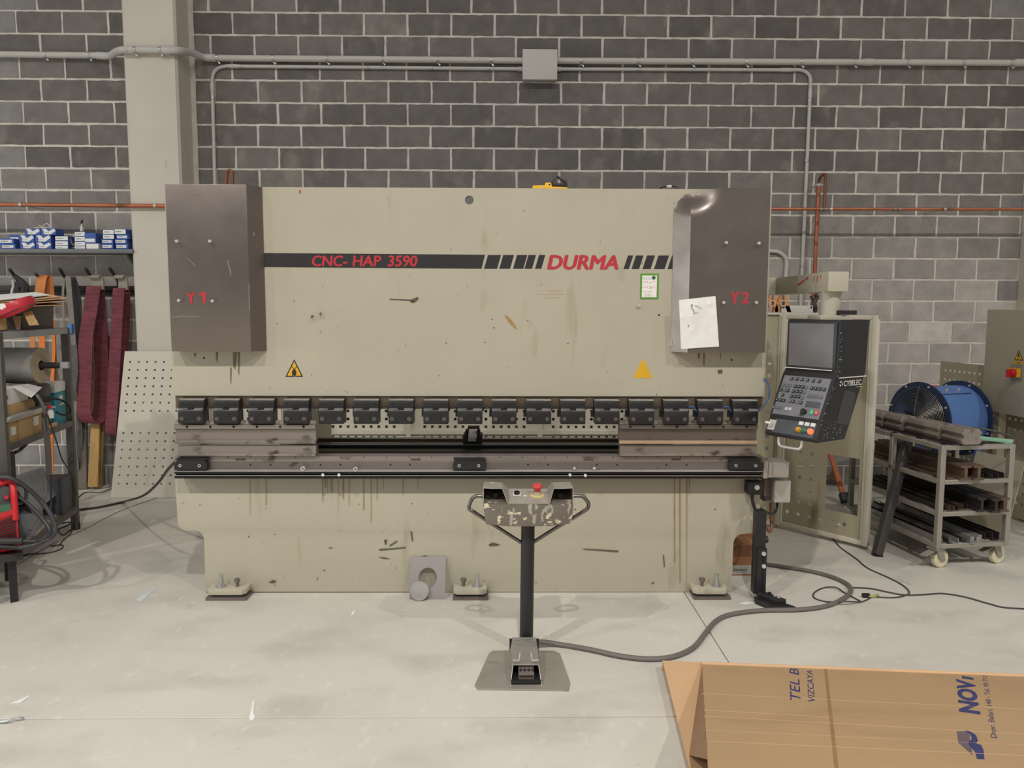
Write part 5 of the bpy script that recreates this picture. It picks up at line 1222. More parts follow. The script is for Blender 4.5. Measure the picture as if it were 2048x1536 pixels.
# ---- cut-out sample plates leaning on the base
YSm = YM-.06
x0, x1 = at(820, 1160, YSm).x, at(890.5, 1160, YSm).x; ztp = at(855, 1121, YSm+.05).z
t = thing('sample_plate', 'square grey steel plate with a round hole leaning on the machine base', 'plate', ((x0+x1)/2, YSm-.02, 0))
hc = V(((at(855, 1156, YSm).x), 0, .115)); hr = .056; n = 32
def lean(x, z): return V((x, YSm-.045+.095*z/.22, z*.975))
sq = []; g = G()
W2, H2 = x1-x0, .235; cx, cz = hc.x, .118
for k, yoff in ((0, 0), (1, .004)):
    for i in range(n):
        a = 2*math.pi*(i+.5)/n; b = 2*math.pi*(i+1.5)/n
        def bd(a):
            c, s = math.cos(a), math.sin(a); kx = ((x1-cx) if c > 0 else (cx-x0))/abs(c) if abs(c) > 1e-6 else 9; kz = ((H2-cz) if s > 0 else cz)/abs(s) if abs(s) > 1e-6 else 9
            q = min(kx, kz); return (cx+c*q, cz+s*q)
        p, q = bd(a), bd(b); loop = [p]
        if abs(p[0]-q[0]) > 1e-5 and abs(p[1]-q[1]) > 1e-5: loop.append((x1 if (p[0]+q[0])/2 > cx else x0, H2 if (p[1]+q[1])/2 > cz else 0))
        loop += [q, (cx+hr*math.cos(b), cz+hr*math.sin(b)), (cx+hr*math.cos(a), cz+hr*math.sin(a))]
        g.add([lean(x, z)+V((0, yoff, 0)) for x, z in loop], [tuple(range(len(loop)))])
        if not k: g.add([lean(cx+hr*math.cos(a), cz+hr*math.sin(a)), lean(cx+hr*math.cos(b), cz+hr*math.sin(b)), lean(cx+hr*math.cos(b), cz+hr*math.sin(b))+V((0, .004, 0)), lean(cx+hr*math.cos(a), cz+hr*math.sin(a))+V((0, .004, 0))], [(0, 1, 2, 3)])
m_sheet = mat('grey_sheet', (150, 144, 140), .4, .5, var=.04, scale=3)
build('plate', g, m_sheet, t, smooth=20)
dcx = at(839, 1176, YSm-.05).x
one('sample_disc', 'round grey steel disc leaning against the square plate', 'disc', G().cyl(V((dcx, YSm-.055, .0565)), V((dcx, YSm-.0505, .055)), .056, n=36), mat('disc_steel', (176, 172, 168), .4, .45, var=.08, scale=8))
# ---- cables on the floor
m_cable = mat('grey_cable', (108, 102, 96), .55, var=.08)
m_thin = mat('thin_dark_cable', (66, 62, 58), .55)
def floorcable(name, label, pts, r, m, group=None, zs=None, n=8):
    P3 = [fl(x, y, (r if not zs else r+zs.get(i, 0))) for i, (x, y) in enumerate(pts)]
    return one(name, label, 'cable', G().tube(P3, r, n, 6), m, group)
floorcable('power_cable', 'thick grey cable from the foot pedal to the machine end', [(1060, 1286), (1085, 1284), (1120, 1289), (1180, 1299), (1240, 1312), (1300, 1318), (1350, 1312), (1388, 1294), (1412, 1265), (1432, 1242), (1460, 1229), (1520, 1221), (1600, 1219), (1655, 1211), (1690, 1195), (1702, 1181), (1694, 1168), (1665, 1154), (1620, 1142), (1570, 1134), (1530, 1128)], .0135, m_cable, zs={0: .03, 1: .02})
floorcable('thin_cable', 'thin dark cable trailing from under the safety gate across the floor', [(1640, 1070), (1662, 1074), (1680, 1094), (1712, 1117), (1735, 1136), (1770, 1152), (1800, 1167), (1817, 1181), (1815, 1189), (1790, 1195), (1745, 1194)], .0045, m_thin)
floorcable('thin_cable', 'thin looped cable lying around the thick grey cable', [(1745, 1193), (1725, 1203), (1690, 1203), (1650, 1203), (1628, 1195), (1630, 1184), (1650, 1175), (1672, 1175), (1690, 1186), (1720, 1202)], .0045, m_thin, zs={2: .02, 7: .01})
floorcable('thin_cable', 'long thin cable running out of the picture to the right', [(1700, 1175), (1740, 1177), (1775, 1184), (1810, 1190), (1850, 1189), (1885, 1187), (1930, 1194), (1980, 1208), (2020, 1216), (2150, 1222), (2350, 1240)], .005, m_thin)
t = thing('cable_plug', 'small cable plug with yellow-green end on the floor', 'plug', fl(1740, 1192))
build('plug_pins', G().obox(fl(1732, 1191, .012), (.022, 0, 0), (0, .012, 0), (0, 0, .012)), m_blackmatt, t, bevel=.003)
build('plug_body', G().tube([fl(1736, 1192, .01), fl(1746, 1193, .01), fl(1756, 1190, .01)], .009, 8), mat('plug_green', (150, 160, 90), .5), t)
floorcable('black_hose', 'black hose running from the table end down to the floor at the left', [(60, 1070), (100, 1035), (150, 1021), (200, 1014), (250, 1003)], .010, m_thin)
one('black_hose', 'black hose slanting up to the left end of the table', 'hose', G().tube([fl(245, 1004, .012), at(285, 992, 5.6), at(315, 967, 5.0), at(335, 940, 4.7), at(352, 922, YM)], .009, 8), m_thin)
floorcable('pale_cable', 'pale cable lying on the floor along the foot of the wall', [(140, 976), (175, 975), (215, 974), (222, 970)], .009, mat('pale_cable', (150, 146, 140), .5))
floorcable('thin_cable', 'thin wire on the floor between the rack and the leaning panel', [(152, 1000), (170, 985), (200, 985), (225, 976)], .004, m_thin)
floorcable('thin_cable', 'fine wire stretching across the left floor from the welder', [(36, 1128), (100, 1090), (170, 1058), (240, 1022), (330, 990)], .002, m_thin)
# ---- scraps
m_scrap = mat('scrap_white', (232, 232, 228), .5)
def scrap(name, label, pts, m=m_scrap): one(name, label, 'scrap', G().prism([fl(x, y, .001) for x, y in pts], (0, 0, .001)), m)
scrap('paper_scrap', 'pale paper strip on the floor left of the machine foot', [(269, 1201), (283, 1202), (312, 1179), (298, 1178)], mat('scrap_grey', (204, 206, 206), .5))
scrap('tape_scrap', 'white tape scrap lying on the floor at lower left', [(20, 1408), (55, 1392), (63, 1391), (40, 1406)])
one('plastic_strip', 'curled clear plastic strip at the left edge of the floor', 'scrap', G().tube([fl(-5, 1445, .006), fl(15, 1442, .012), fl(25, 1436, .02), fl(40, 1434, .02), fl(47, 1437, .006)], .005, 6), mat('clear_strip', (176, 184, 186), .3))
scrap('tape_scrap', 'small white chip on the floor in front of the apron', [(702, 1231), (705, 1222), (712, 1222), (706, 1230)])
scrap('tape_scrap', 'short white chip on the floor beside the left machine foot', [(357, 1200), (366, 1194), (369, 1194), (361, 1199)])
scrap('paint_mark', 'dried white paint mark on the floor below the press brake', [(498, 1438), (505, 1402), (510, 1401), (507, 1425), (510, 1436), (503, 1442)])
scrap('tape_scrap', 'crumpled paper bits beside the black support stand', [(1476, 1207), (1490, 1204), (1512, 1204), (1508, 1207), (1490, 1209)])
# ---- big carton in the foreground
m_kraft = mat('kraft_board', (176, 145, 108), .75, var=.05, scale=1.5, wear=[((160, 128, 92), 4, .62, (.3, 1, 1), .2)])
m_kraftin = mat('kraft_inside', (206, 168, 128), .75, var=.04, scale=3)
zc = .05
T1, T2, T3 = fl(1325, 1321, zc), fl(1404, 1328, zc+.01), fl(2048, 1353, zc+.01)
ed = (T3-T2); ed.z = 0; ed.normalize()
far = T2+ed*2.4
# raised top panel
NE = at(1416, 1536, 2.2)
sl = (NE-T2)
N2 = T2+sl*1.5; F2 = far+sl*1.5
nn = ed.cross(sl).normalized()
if nn.z < 0: nn = -nn
crt = thing('flattened_carton', 'large open brown carton with blue print lying in the right foreground', 'carton', T2)
pan = build('top_panel', G().prism([T2, far, F2, N2], -nn*.006), m_kraft, crt)
L0 = fl(1379, 1536, zc); lft = (L0-T1)
build('bottom_panel', G().prism([T1, far+V((0, .04, -.01)), far+V((0, .04, -.01))+lft*1.5, T1+lft*1.5], (0, 0, -.008)), m_kraftin, crt)
build('side_wall', G().prism([T1-V((0, 0, .004)), T1+lft*1.5-V((0, 0, .004)), T1+lft*1.5+V((.01, 0, -zc)), T1+V((.01, 0, -zc))], (.006, 0, 0)), m_kraft, crt)
build('back_wall', G().prism([T1-V((0, 0, .004)), far-V((0, 0, .004)), far+V((0, 0, -zc)), T1+V((0, 0, -zc+.002))], (0, .006, 0)), m_kraftin, crt)
Bq = fl(1378, 1511, zc); Eq = plane_hit(1414, 1513, T2, nn)-nn*.008
build('shade_flap', G().prism([T2-nn*.004, Eq, Bq+V((0, 0, .001))], V((.004, .001, -.002))), mat('kraft_shade', (150, 116, 84), .8), crt)  # inner flap; the shade of this dark triangle is put into its colour
# rolled fold along the far edge
build('fold_edge', G().tube([T2+V((0, .004, 0)), far+V((0, .004, 0))], .010, 10, smooth=False), m_kraftin, crt)
# creases of the panel
def onp(x, y): return plane_hit(x, y, T2, nn)
for k, (xa, ya, xb, yb) in enumerate(((1404, 1387, 2048, 1418), (1408, 1432, 2048, 1468), (1411, 1460, 2048, 1490), (1414, 1482, 2048, 1511), (1408, 1420, 1660, 1434))):
    a, b = onp(xa, ya), onp(xb, yb)
    build('board_crease', G().tube([a-nn*.0017, b-nn*.0017], .003 if k != 2 else .0026, 8, smooth=False), m_kraft, pan)
a, b = onp(1651, 1337), onp(1673, 1536)
build('dark_fold', G().bar(a, b, .012, .0012, nn), mat('crease_dark', (150, 116, 80), .8), pan)
m_ink = mat('blue_ink', (50, 54, 110), .6)
m_print = mat('navy_print', (58, 62, 108), .6)
rdv = onp(1600, 1345)-onp(1600, 1405); rdv.normalize(); upv = rdv.cross(nn); 
if upv.x > 0: upv = -upv
def ptext(name, s, x, y, size, x_end, y_end, m, bold=0., shear=0.):
    o_ = onp(x, y); e_ = onp(x_end, y_end); d_ = (e_-o_); Ld = d_.length
    g = text_g(s, size, o_, d_, -d_.cross(nn) if (d_.cross(nn)).x > 0 else d_.cross(nn), nn, .0008, bold, shear)
    dn = d_.normalized(); ext = max((p-o_).dot(dn) for p in g.v); k = Ld/ext
    for p in g.v: p += dn*((p-o_).dot(dn)*(k-1))
    return build(name, g, m, pan)
ptext('handwriting', 'TEL B', 1602, 1406, .058, 1597, 1338, m_ink, .0, .15)
ptext('handwriting', 'VIZCAYA', 1630, 1406, .036, 1625, 1341, m_ink, .0, .1)
ptext('printed_name', 'NOV', 1959, 1430, .092, 1947, 1362, m_print, .045)
build('printed_name', G().prism([onp(1924, 1357), onp(1924, 1351.5), onp(1947, 1356), onp(1947, 1360)], nn*.0006), m_print, pan)
ptext('printed_address', 'Dtor. Balari, 148 - Tel. 93 712', 1994, 1478, .026, 1974, 1352, m_print, 0)
lg = [(1936, 1461), (1945, 1463), (1958, 1472), (1952, 1480), (1952, 1490), (1961, 1488), (1968, 1500), (1969, 1518), (1955, 1518), (1946, 1506), (1940, 1494), (1942, 1482), (1947, 1474), (1940, 1466)]
lg = [(1928, 1461), (1940, 1463), (1952, 1470), (1956, 1481), (1952, 1487), (1962, 1490), (1967, 1500), (1969, 1519), (1954, 1518), (1950, 1504), (1940, 1492), (1937, 1485), (1944, 1478), (1940, 1468)]
build('printed_logo', G().prism([onp(x, y) for x, y in lg], nn*.0006), m_print, pan)
for k in range(13):
    x = 1914+k*1.9; y0 = 1462+k*.1; y1 = 1486+k*2.0
    build('logo_bar', G().prism([onp(x, y0), onp(x+1.0, y0), onp(x+4+k*.35, y1), onp(x+2.8+k*.35, y1)], nn*.0006), m_print, pan)
# ================================================================== LEFT SIDE
m_sheetcream = mat('cream_sheet', (208, 200, 184), .5, var=.04, scale=2, wear=[((176, 168, 150), 5, .68, (1, 1, .4), .1)])
# ---- perforated panel leaning on the column
bl = fl(222, 995, .002); br = fl(352, 995, .002); tl = at(250, 702.5, 7.12)
ux = (br-bl).normalized(); uz = (tl-bl); H = uz.length; uz.normalize(); un = -ux.cross(uz)
if un.y > 0: un = -un
W_ = .76
zr = [(y, ) for y in ()]
rows = []
for yy in (215, 292, 371, 450, 528, 608, 688, 902, 981, 1062, 1144, 1226, 1310, 1392):
    py = 680+yy/4.8; k = plane_hit(262, py, bl, un)-bl; rows.append(k.dot(uz))
c0 = (plane_hit(255, 823.5, bl, un)-bl).dot(ux)
pt = thing('leaning_panel', 'cream sheet with rows of square holes leaning against the column', 'panel', bl)
build('sheet', G().perf(bl, ux, uz, un, W_, H, .003, [.058+.0775*k for k in range(9)], rows, .0165), m_sheetcream, pt)
# ---- wall shelf with small boxes
m_shelf = mat('shelf_steel', (120, 122, 124), .45, .4, var=.06)
YSf = 7.14
zsh = at(130, 498, YSf).z
xs0, xs1 = at(-260, 500, YSf).x, at(265, 500, YSf).x
sh = thing('steel_shelf', 'narrow grey steel wall shelf left of the column', 'shelf', ((xs0+xs1)/2, YW, zsh))
build('shelf_board', G().box(xs0, YSf, zsh-.035, xs1, YW, zsh), m_shelf, sh, bevel=.003)
for x in (xs0+.2, xs1-.1): build('shelf_bracket', G().prism([(x, YW, zsh-.035), (x, YSf+.05, zsh-.035), (x, YW, zsh-.2)], (.02, 0, 0)), m_shelf, sh)
m_bblue = mat('box_blue', (58, 92, 160), .55, var=.05)
m_bwhite = mat('box_white', (228, 226, 224), .55, var=.03)
m_ink2 = mat('box_ink', (120, 118, 124), .6)
def sbox(x0, y0, x1, y1, kind, label, Y=YSf+.01, dep=.13):
    q = rect(x0, y0, x1, y1, Y); zb = q[1]
    t = thing('small_box', label, 'box', ((q[0]+q[2])/2, Y+dep/2, zb), group='small boxes on the wall shelf')
    build('carton', G().box(q[0]+.001, Y, zb+.0005, q[2]-.001, Y+dep, q[3]-.0005), m_bblue if kind != 'G' else m_bwhite, t, bevel=.002, seg=1)
    w, h = q[2]-q[0], q[3]-zb
    if kind == 'W':
        build('front_label', G().box(q[0]+w*.03, Y-.001, zb+h*.08, q[2]-w*.03, Y, q[3]-h*.1), m_bwhite, t)
        build('print_line', G().box(q[0]+w*.12, Y-.0014, zb+h*.42, q[0]+w*.6, Y-.001, zb+h*.55), m_ink2, t)
    elif kind == 'L':
        build('front_label', G().box(q[0]+w*.08, Y-.001, zb+h*.22, q[2]-w*.14, Y, q[3]-h*.25), m_bwhite, t)
        build('print_line', G().box(q[0]+w*.14, Y-.0014, zb+h*.45, q[0]+w*.6, Y-.001, zb+h*.58), m_ink2, t)
    elif kind == 'V':
        P4 = [(.12, .95), (.45, .40), (.62, .62), (.95, .98), (.98, .75), (.58, .05), (.2, .1), (.18, .55)]
        build('chevron_print', G().prism([(q[0]+w*a, Y, zb+h*b) for a, b in ((.10, .95), (.36, .95), (.52, .55), (.86, .98), (.98, .62), (.62, .08), (.20, .12), (.22, .5))], (0, -.001, 0)), m_bwhite, t)
        build('print_line', G().box(q[0]+w*.25, Y-.0014, zb+h*.3, q[0]+w*.55, Y-.001, zb+h*.36), m_ink2, t)
    elif kind == 'B':
        build('front_label', G().box(q[0]+w*.05, Y-.001, zb+h*.12, q[2]-w*.1, Y, zb+h*.45), m_bwhite, t)
    return t
sbox(2, 488, 31, 497.8, 'L', 'blue box with white label at the far left shelf bottom')
sbox(-3, 477, 28, 488, 'L', 'blue box with white label on top of the far left box')
sbox(19, 470, 40, 487.5, 'L', 'taller blue box set back behind the far left boxes', YSf+.14, .12)
for (a, b, c, d), lb in zip(((40, 484.6, 70.5, 497.8), (71.5, 484.6, 103, 497.8), (38, 470, 68.5, 484.6), (70, 470, 102, 484.6), (49, 456.8, 80.5, 470), (81, 456.8, 112, 470)), ('bottom left', 'bottom right', 'middle left', 'middle right', 'top left', 'top right')):
    sbox(a, b, c, d, 'V', 'blue box with white chevron print, %s of the six chevron boxes' % lb)
for (b, d), lb in zip(((491, 497.8), (481.6, 491), (471.8, 481.6)), ('bottom', 'middle', 'top')): sbox(110, b, 136.5, d, 'W', 'white fronted box, %s of the stack of three beside the chevron boxes' % lb)
for (b, d), lb in zip(((492, 497.8), (482.6, 492), (473, 482.6), (463, 473)), ('lowest', 'second lowest', 'third', 'topmost')): sbox(149, b, 171, d, 'W', 'white fronted box, %s of the stack beside the big blue box' % lb, YSf+.03)
sbox(172, 487, 197, 497.8, 'G', 'plain white box under the big plain blue box')
sbox(169, 465.5, 192, 486.8, 'B', 'big plain blue box standing on a white box')
for i, r4 in enumerate(((203, 487.5, 226.5, 497.8), (203, 478.2, 226.5, 487.5), (205.5, 469, 228.5, 478.2), (205.5, 458.8, 228.5, 469))): sbox(*r4, 'W' if i > 1 else 'L', '%s box of the left column near the concrete column' % ('bottom blue', 'second blue', 'third blue and white', 'topmost white fronted')[i])
for i, r4 in enumerate(((231, 487.5, 256, 498), (229.5, 478.2, 254, 487.5), (232, 469, 257, 478.2), (228.8, 457.5, 252, 468.8))): sbox(*r4, 'W' if i > 2 else 'L', '%s box of the right column touching the concrete column' % ('bottom blue', 'second blue', 'third blue', 'topmost tilted white')[i], YSf+.012)
t = thing('cord_coil', 'loose white cord lying on the chevron boxes', 'cord', at(88, 456, YSf+.05))
build('cord', G().tube([at(x, y, YSf+.04) for x, y in ((68, 456), (80, 455.5), (92, 455), (100, 454.5), (97, 449), (93, 447.5), (88, 450), (84, 454), (78, 450))], .004, 6), mat('cord_white', (214, 208, 196), .6), t)
t = thing('glue_tube', 'small silver tube standing on the white box stack', 'tube', at(164, 463, YSf+.07))
build('tube_body', G().lathe(at(164, 463, YSf+.07), (0, 0, 1), [(.016, 0), (.016, .04), (.007, .055), (.007, .07)], 14), m_alu, t)
build('tube_nozzle', G().bar(at(162, 449, YSf+.07), at(165, 440, YSf+.07), .014, .012, (0, 1, 0)), m_blackmatt, t)
t = thing('pipe_fitting', 'small tangle of metal fittings between the white box stacks', 'fitting', at(145, 497, YSf+.06))
build('fitting', G().tube([at(x, y, YSf+.05) for x, y in ((140, 476), (143, 484), (146, 490), (150, 489), (149, 495), (144, 496))], .010, 8), mat('fitting_grey', (132, 122, 114), .4, .6, var=.3, scale=40), t)
# ---- hook rail with slings
m_dark = mat('rail_dark', (58, 55, 53), .5, .3, var=.1)
YH = 7.41
hr_ = thing('hook_rail', 'dark steel rail with upturned hooks on the wall under the shelf', 'hook rail', at(160, 578, YH))
q = rect(-240, 571, 272, 581, YH); build('rail', G().box(q[0], YH, q[1], q[2], YW, q[3]), m_dark, hr_, bevel=.002)
HK = ((36, 562, 19, 538), (82, 560, 70, 546), (133, 561, 119, 537), (188, 562, 171, 537), (236, 562, 219, 536))
for a, b, c, d in HK:
    build('hook', G().tube([at(a+1, b+14, YH), at(a, b, YH-.06), at((a+c)/2, (b+d)/2, YH-.16), at(c, d, YH-.24)], .014, 8, smooth=False), m_dark, hr_)
q = rect(-240, 581, 272, 590, YH+.02); build('rail_lip', G().box(q[0], YH+.02, q[1], q[2], YW, q[3]), m_blackmatt, hr_)
m_sling = mat('maroon_webbing', (112, 52, 60), .8, var=.32, scale=11, stretch=(.5, 1, 3), bump=.6, bscale=90, wear=[((160, 120, 120), 14, .70, (3, 1, .5), .05)])
m_sleeve = mat('canvas_sleeve', (148, 140, 126), .8, var=.14, scale=10)
def smoothpts(pts, seg=5):
    g = []; P = [V(p) for p in pts]
    for i in range(len(P)-1):
        p0 = P[i-1] if i else P[0]*2-P[1]; p1, p2 = P[i], P[i+1]; p3 = P[i+2] if i+2 < len(P) else P[-1]*2-P[-2]
        for k in range(seg):
            t = k/seg; g.append(.5*((2*p1)+(p2-p0)*t+(2*p0-5*p1+4*p2-p3)*t*t+(3*p1-p0-3*p2+p3)*t**3))
    return g+[P[-1]]
def sling(label, front, back, sleeve, w):
    t = thing('lifting_sling', label, 'sling', at(*front[0]), group='maroon lifting slings')
    build('webbing', G().ribbon(smoothpts([at(*p) for p in front+back]), w, .010), m_sling, t, smooth=60)
    build('sleeve', G().ribbon(smoothpts([at(*p) for p in sleeve]), V(w)*.8, .016), m_sleeve, t, smooth=60)
sling('maroon lifting sling hanging left beside the yellow plank', [(188, 572, 7.20), (181, 620, 7.19), (172, 680, 7.18), (170, 760, 7.17), (168, 815, 7.17), (172, 836, 7.18)], [(184, 846, 7.21), (196, 838, 7.25), (203, 800, 7.27), (203, 720, 7.28), (199, 640, 7.28), (194, 572, 7.28)], [(186, 556, 7.22), (190, 551, 7.25), (196, 560, 7.26), (197, 580, 7.25)], (.145, -.03, 0))
sling('maroon lifting sling hanging right beside the leaning panel', [(238, 576, 7.20), (234, 640, 7.19), (230, 720, 7.18), (226, 800, 7.18), (222, 850, 7.18)], [(224, 868, 7.20), (230, 860, 7.24), (236, 800, 7.27), (243, 720, 7.28), (248, 640, 7.28), (248, 580, 7.28)], [(236, 557, 7.22), (240, 551, 7.24), (246, 560, 7.26), (247, 580, 7.25)], (.12, -.03, 0))
def strap(name, label, pts, w, m, t=.006, cat='strap'):
    one(name, label, cat, G().ribbon(smoothpts([at(*p) for p in pts]), w, t), m, smooth=60)
m_gstrap = mat('grey_webbing', (128, 122, 114), .8, var=.18, scale=14)
m_kstrap = mat('black_webbing', (52, 50, 50), .75, var=.15, scale=10)
m_ostrap = mat('orange_webbing', (204, 128, 70), .75, var=.14, scale=12)
strap('webbing_strap', 'long grey webbing strap hanging from the middle hook', [(136, 553, 7.22), (140, 600, 7.20), (146, 680, 7.19), (150, 760, 7.19), (148, 830, 7.2), (149, 900, 7.22), (153, 940, 7.25)], (.05, 0, 0), m_gstrap)
strap('webbing_strap', 'thin pale webbing strap beside the rack corner', [(128, 556, 7.22), (126, 600, 7.21), (130, 680, 7.21), (136, 760, 7.22)], (.022, 0, 0), m_gstrap)
strap('webbing_strap', 'broad black webbing strap hanging behind the grey strap', [(142, 554, 7.27), (152, 590, 7.28), (154, 660, 7.28), (153, 760, 7.29), (150, 860, 7.3), (160, 950, 7.33)], (.085, 0, 0), m_kstrap)
strap('webbing_strap', 'dark bundled strap with clips hanging lowest beside the plank', [(148, 690, 7.2), (150, 740, 7.18), (147, 780, 7.18), (152, 800, 7.2)], (.07, 0, 0), mat('strap_clip', (86, 82, 78), .6, var=.4, scale=40), .03)
strap('webbing_strap', 'orange webbing strap folded over the second hook', [(76, 606, 7.2), (80, 580, 7.2), (84, 556, 7.22), (90, 551, 7.25), (96, 560, 7.26), (100, 600, 7.26)], (.09, 0, 0), m_ostrap)
strap('webbing_strap', 'bright orange strap hanging under the rack top shelf', [(86, 566, 7.3), (84, 640, 7.25), (84, 690, 7.25), (85, 740, 7.25), (86, 790, 7.25)], (.055, 0, 0), mat('bright_orange', (226, 124, 44), .7, var=.1))
strap('webbing_strap', 'faded orange strap left of the bright orange strap', [(80, 568, 7.32), (66, 640, 7.27), (66, 700, 7.27), (67, 780, 7.27)], (.05, 0, 0), m_ostrap)
strap('webbing_strap', 'narrow orange strap tail with dangling end', [(106, 640, 7.24), (108, 700, 7.24), (105, 760, 7.24), (103, 860, 7.24), (104, 945, 7.26)], (.03, 0, 0), MATS['bright_orange'])
strap('webbing_strap', 'brown wrinkled strap hanging right of the orange straps', [(114, 660, 7.26), (116, 720, 7.26), (114, 800, 7.27)], (.06, 0, 0), mat('brown_strap', (112, 96, 84), .8, var=.2, scale=12))
strap('webbing_strap', 'grey wrinkled tarp strip hanging between the rack and the planks', [(126, 665, 7.24), (130, 740, 7.23), (150, 850, 7.26), (152, 900, 7.28), (166, 970, 7.35)], (.13, 0, 0), mat('tarp_grey', (122, 116, 110), .7, var=.3, scale=14, wear=[((70, 66, 64), 9, .56, (1, 1, .4), .1)]))
t = thing('blue_clip', 'small bright blue clip on the grey strap beside the rack', 'clip', at(140, 666, 7.1))
build('clip_body', G().box(*(lambda r: (r[0], 7.16, r[1], r[2], 7.19, r[3]))(rect(136, 648, 143.5, 667, 7.16))), mat('clip_blue', (70, 128, 196), .5), t, bevel=.004)
t = thing('rope_bundle', 'black bundled rope hanging from the leftmost hook', 'rope', at(40, 588, 7.2))
build('rope', G().tube([at(x, y, Y) for x, y, Y in ((29, 552, 7.26), (44, 562, 7.18), (54, 575, 7.18), (48, 586, 7.18), (36, 582, 7.18), (34, 568, 7.18), (46, 566, 7.17), (52, 580, 7.17), (40, 588, 7.17), (36, 574, 7.16), (48, 572, 7.16), (46, 584, 7.16))], .022, 8), m_kstrap, t)
build('steel_hook', G().tube([at(x, y, 7.16) for x, y in ((26, 560), (27, 572), (25, 580), (23, 590), (21, 602))], .012, 8), m_bright, t)
# planks standing against the wall
def plank(label, pts, m, dep=.03):
    one('wood_plank', label, 'plank', G().prism([at(*p) for p in pts], (0, dep, 0)), m, bevel=.003)
m_plank = mat('yellow_plank', (190, 152, 92), .7, var=.12, scale=6, stretch=(3, 1, .25), wear=[((150, 112, 64), 7, .62, (2, 1, .3), .1)])
plank('yellow wooden plank standing inside the left sling', [(175, 974, 7.22), (195, 974, 7.22), (204, 690, 7.36), (190, 690, 7.36)], m_plank)
plank('brown wooden plank standing between the two slings', [(190, 976, 7.27), (202, 976, 7.27), (217, 672, 7.39), (205, 672, 7.39)], mat('brown_plank', (148, 118, 78), .7, var=.15, scale=6, stretch=(3, 1, .25)))
plank('grey weathered plank standing left of the yellow plank', [(152, 978, 7.24), (173, 978, 7.24), (172, 800, 7.33), (150, 800, 7.33)], mat('grey_plank', (118, 110, 102), .8, var=.25, scale=9, stretch=(3, 1, .3)))
# ---- steel rack at the left edge
N0, F0 = V((at(12, 850, 4.83).x, 4.83, 0)), V((at(146, 850, 5.92).x, 5.92, 0))
ra = math.atan2(-(F0.x-N0.x), F0.y-N0.y); LR = (F0-N0).length
MR = Matrix.Translation(N0) @ Matrix.Rotation(ra, 4, 'Z'); MRi = MR.inverted()     # local y runs along the visible side, -x into the rack
rk = thing('storage_rack', 'grey steel storage rack loaded with boxes at the left edge', 'rack', M=MR)
ZL = (.184, .863, 1.573)
m_rack = mat('rack_steel', (98, 94, 88), .5, .4, var=.12, scale=6)
m_rackgrey = mat('rack_grey', (168, 171, 172), .5, .3, var=.05)
for y in (0, LR):
    for x in (-.02, -.62): build('upright', G().box(x-.025, y-.025, .0 if y > 0 else .08, x+.025, y+.025, ZL[2]), m_rack, rk, world=False, bevel=.002)
for z, mm in zip(ZL, (m_rack, m_rack, m_rackgrey)):
    build('side_rail', G().box(-.045, .025, z-.045, .005, LR-.025, z-.002), mm, rk, world=False, bevel=.002)
    build('back_rail', G().box(-.62, LR-.02, z-.045, -.045, LR+.02, z-.002), mm, rk, world=False, bevel=.002)
    build('shelf_sheet', G().box(-.62, .0, z-.012, -.004, LR, z), mat('rack_board', (138, 126, 108), .7, var=.15) if z < 1 else m_rackgrey, rk, world=False)
for y in (0, LR): build('end_cap', G().box(-.62, y-.02, ZL[2]-.045, -.045, y+.02, ZL[2]-.002), m_rackgrey, rk, world=False)
build('caster', G().cyl(MRi @ V((F0.x-.02, F0.y, .0)), MRi @ V((F0.x-.02, F0.y, .05)), .03, n=12), m_blackmatt, rk, world=False)
# items, placed by their right front corner in rack coordinates: (x0,x1 across, y0,y1 along, z0,z1)
def rbox(name, label, cat, x0, x1, y0, y1, z0, z1, m, rot=0., bevel=.004, extra=None, group=None):
    c = V(((x0+x1)/2, (y0+y1)/2, z0)); M = MR @ Matrix.Translation(c) @ Matrix.Rotation(rot, 4, 'Z')
    t = thing(name, label, cat, M=M, group=group)
    hx, hy, h = (x1-x0)/2, (y1-y0)/2, z1-z0
    build('body', G().box(-hx, -hy, 0, hx, hy, h), m, t, world=False, bevel=bevel)
    if extra: extra(t, hx, hy, h)
    return t
m_kraft2 = mat('small_carton', (190, 158, 108), .75, var=.06)
m_wbox = mat('white_card', (232, 230, 226), .6, var=.03)
zz = ZL[2]
rbox('dark_tray', 'dark brown tray on the rack top shelf under cardboard sheets', 'tray', -.40, -.05, .45, .98, zz, zz+.185, mat('tray_brown', (70, 62, 58), .5, var=.06), extra=lambda t, hx, hy, h: build('tray_rim', G().box(-hx-.006, -hy-.006, h-.03, hx+.006, hy+.006, h+.002), m_dark, t, world=False))
for i, (xr, y1, y0, xb) in enumerate(((128, 609, 614, 100), (134, 601, 611, 112), (133, 596, 608, 104), (122, 593, 605, 92), (100, 589, 601, 70))):
    g = G().prism([at(-15, y0, 5.0), at(xr, y1, 5.45), at(xb, y1-5, 5.8), at(-15, y0-11, 5.4)], (0, 0, -.006))
    one('cardboard_sheet', '%s cardboard sheet of the loose stack on the dark tray' % ('lowest', 'second lowest', 'middle', 'second highest', 'topmost')[i], 'cardboard', g, m_kraftin if i < 4 else m_wbox, 'cardboard sheets on the rack')
t = thing('red_bag', 'red printed plastic roll lying on the open carton', 'roll', MR @ V((-.10, .2, zz+.15)))
pc_ = at(26, 617, 5.02); axr = V((-.42, -.12, .9)).normalized()
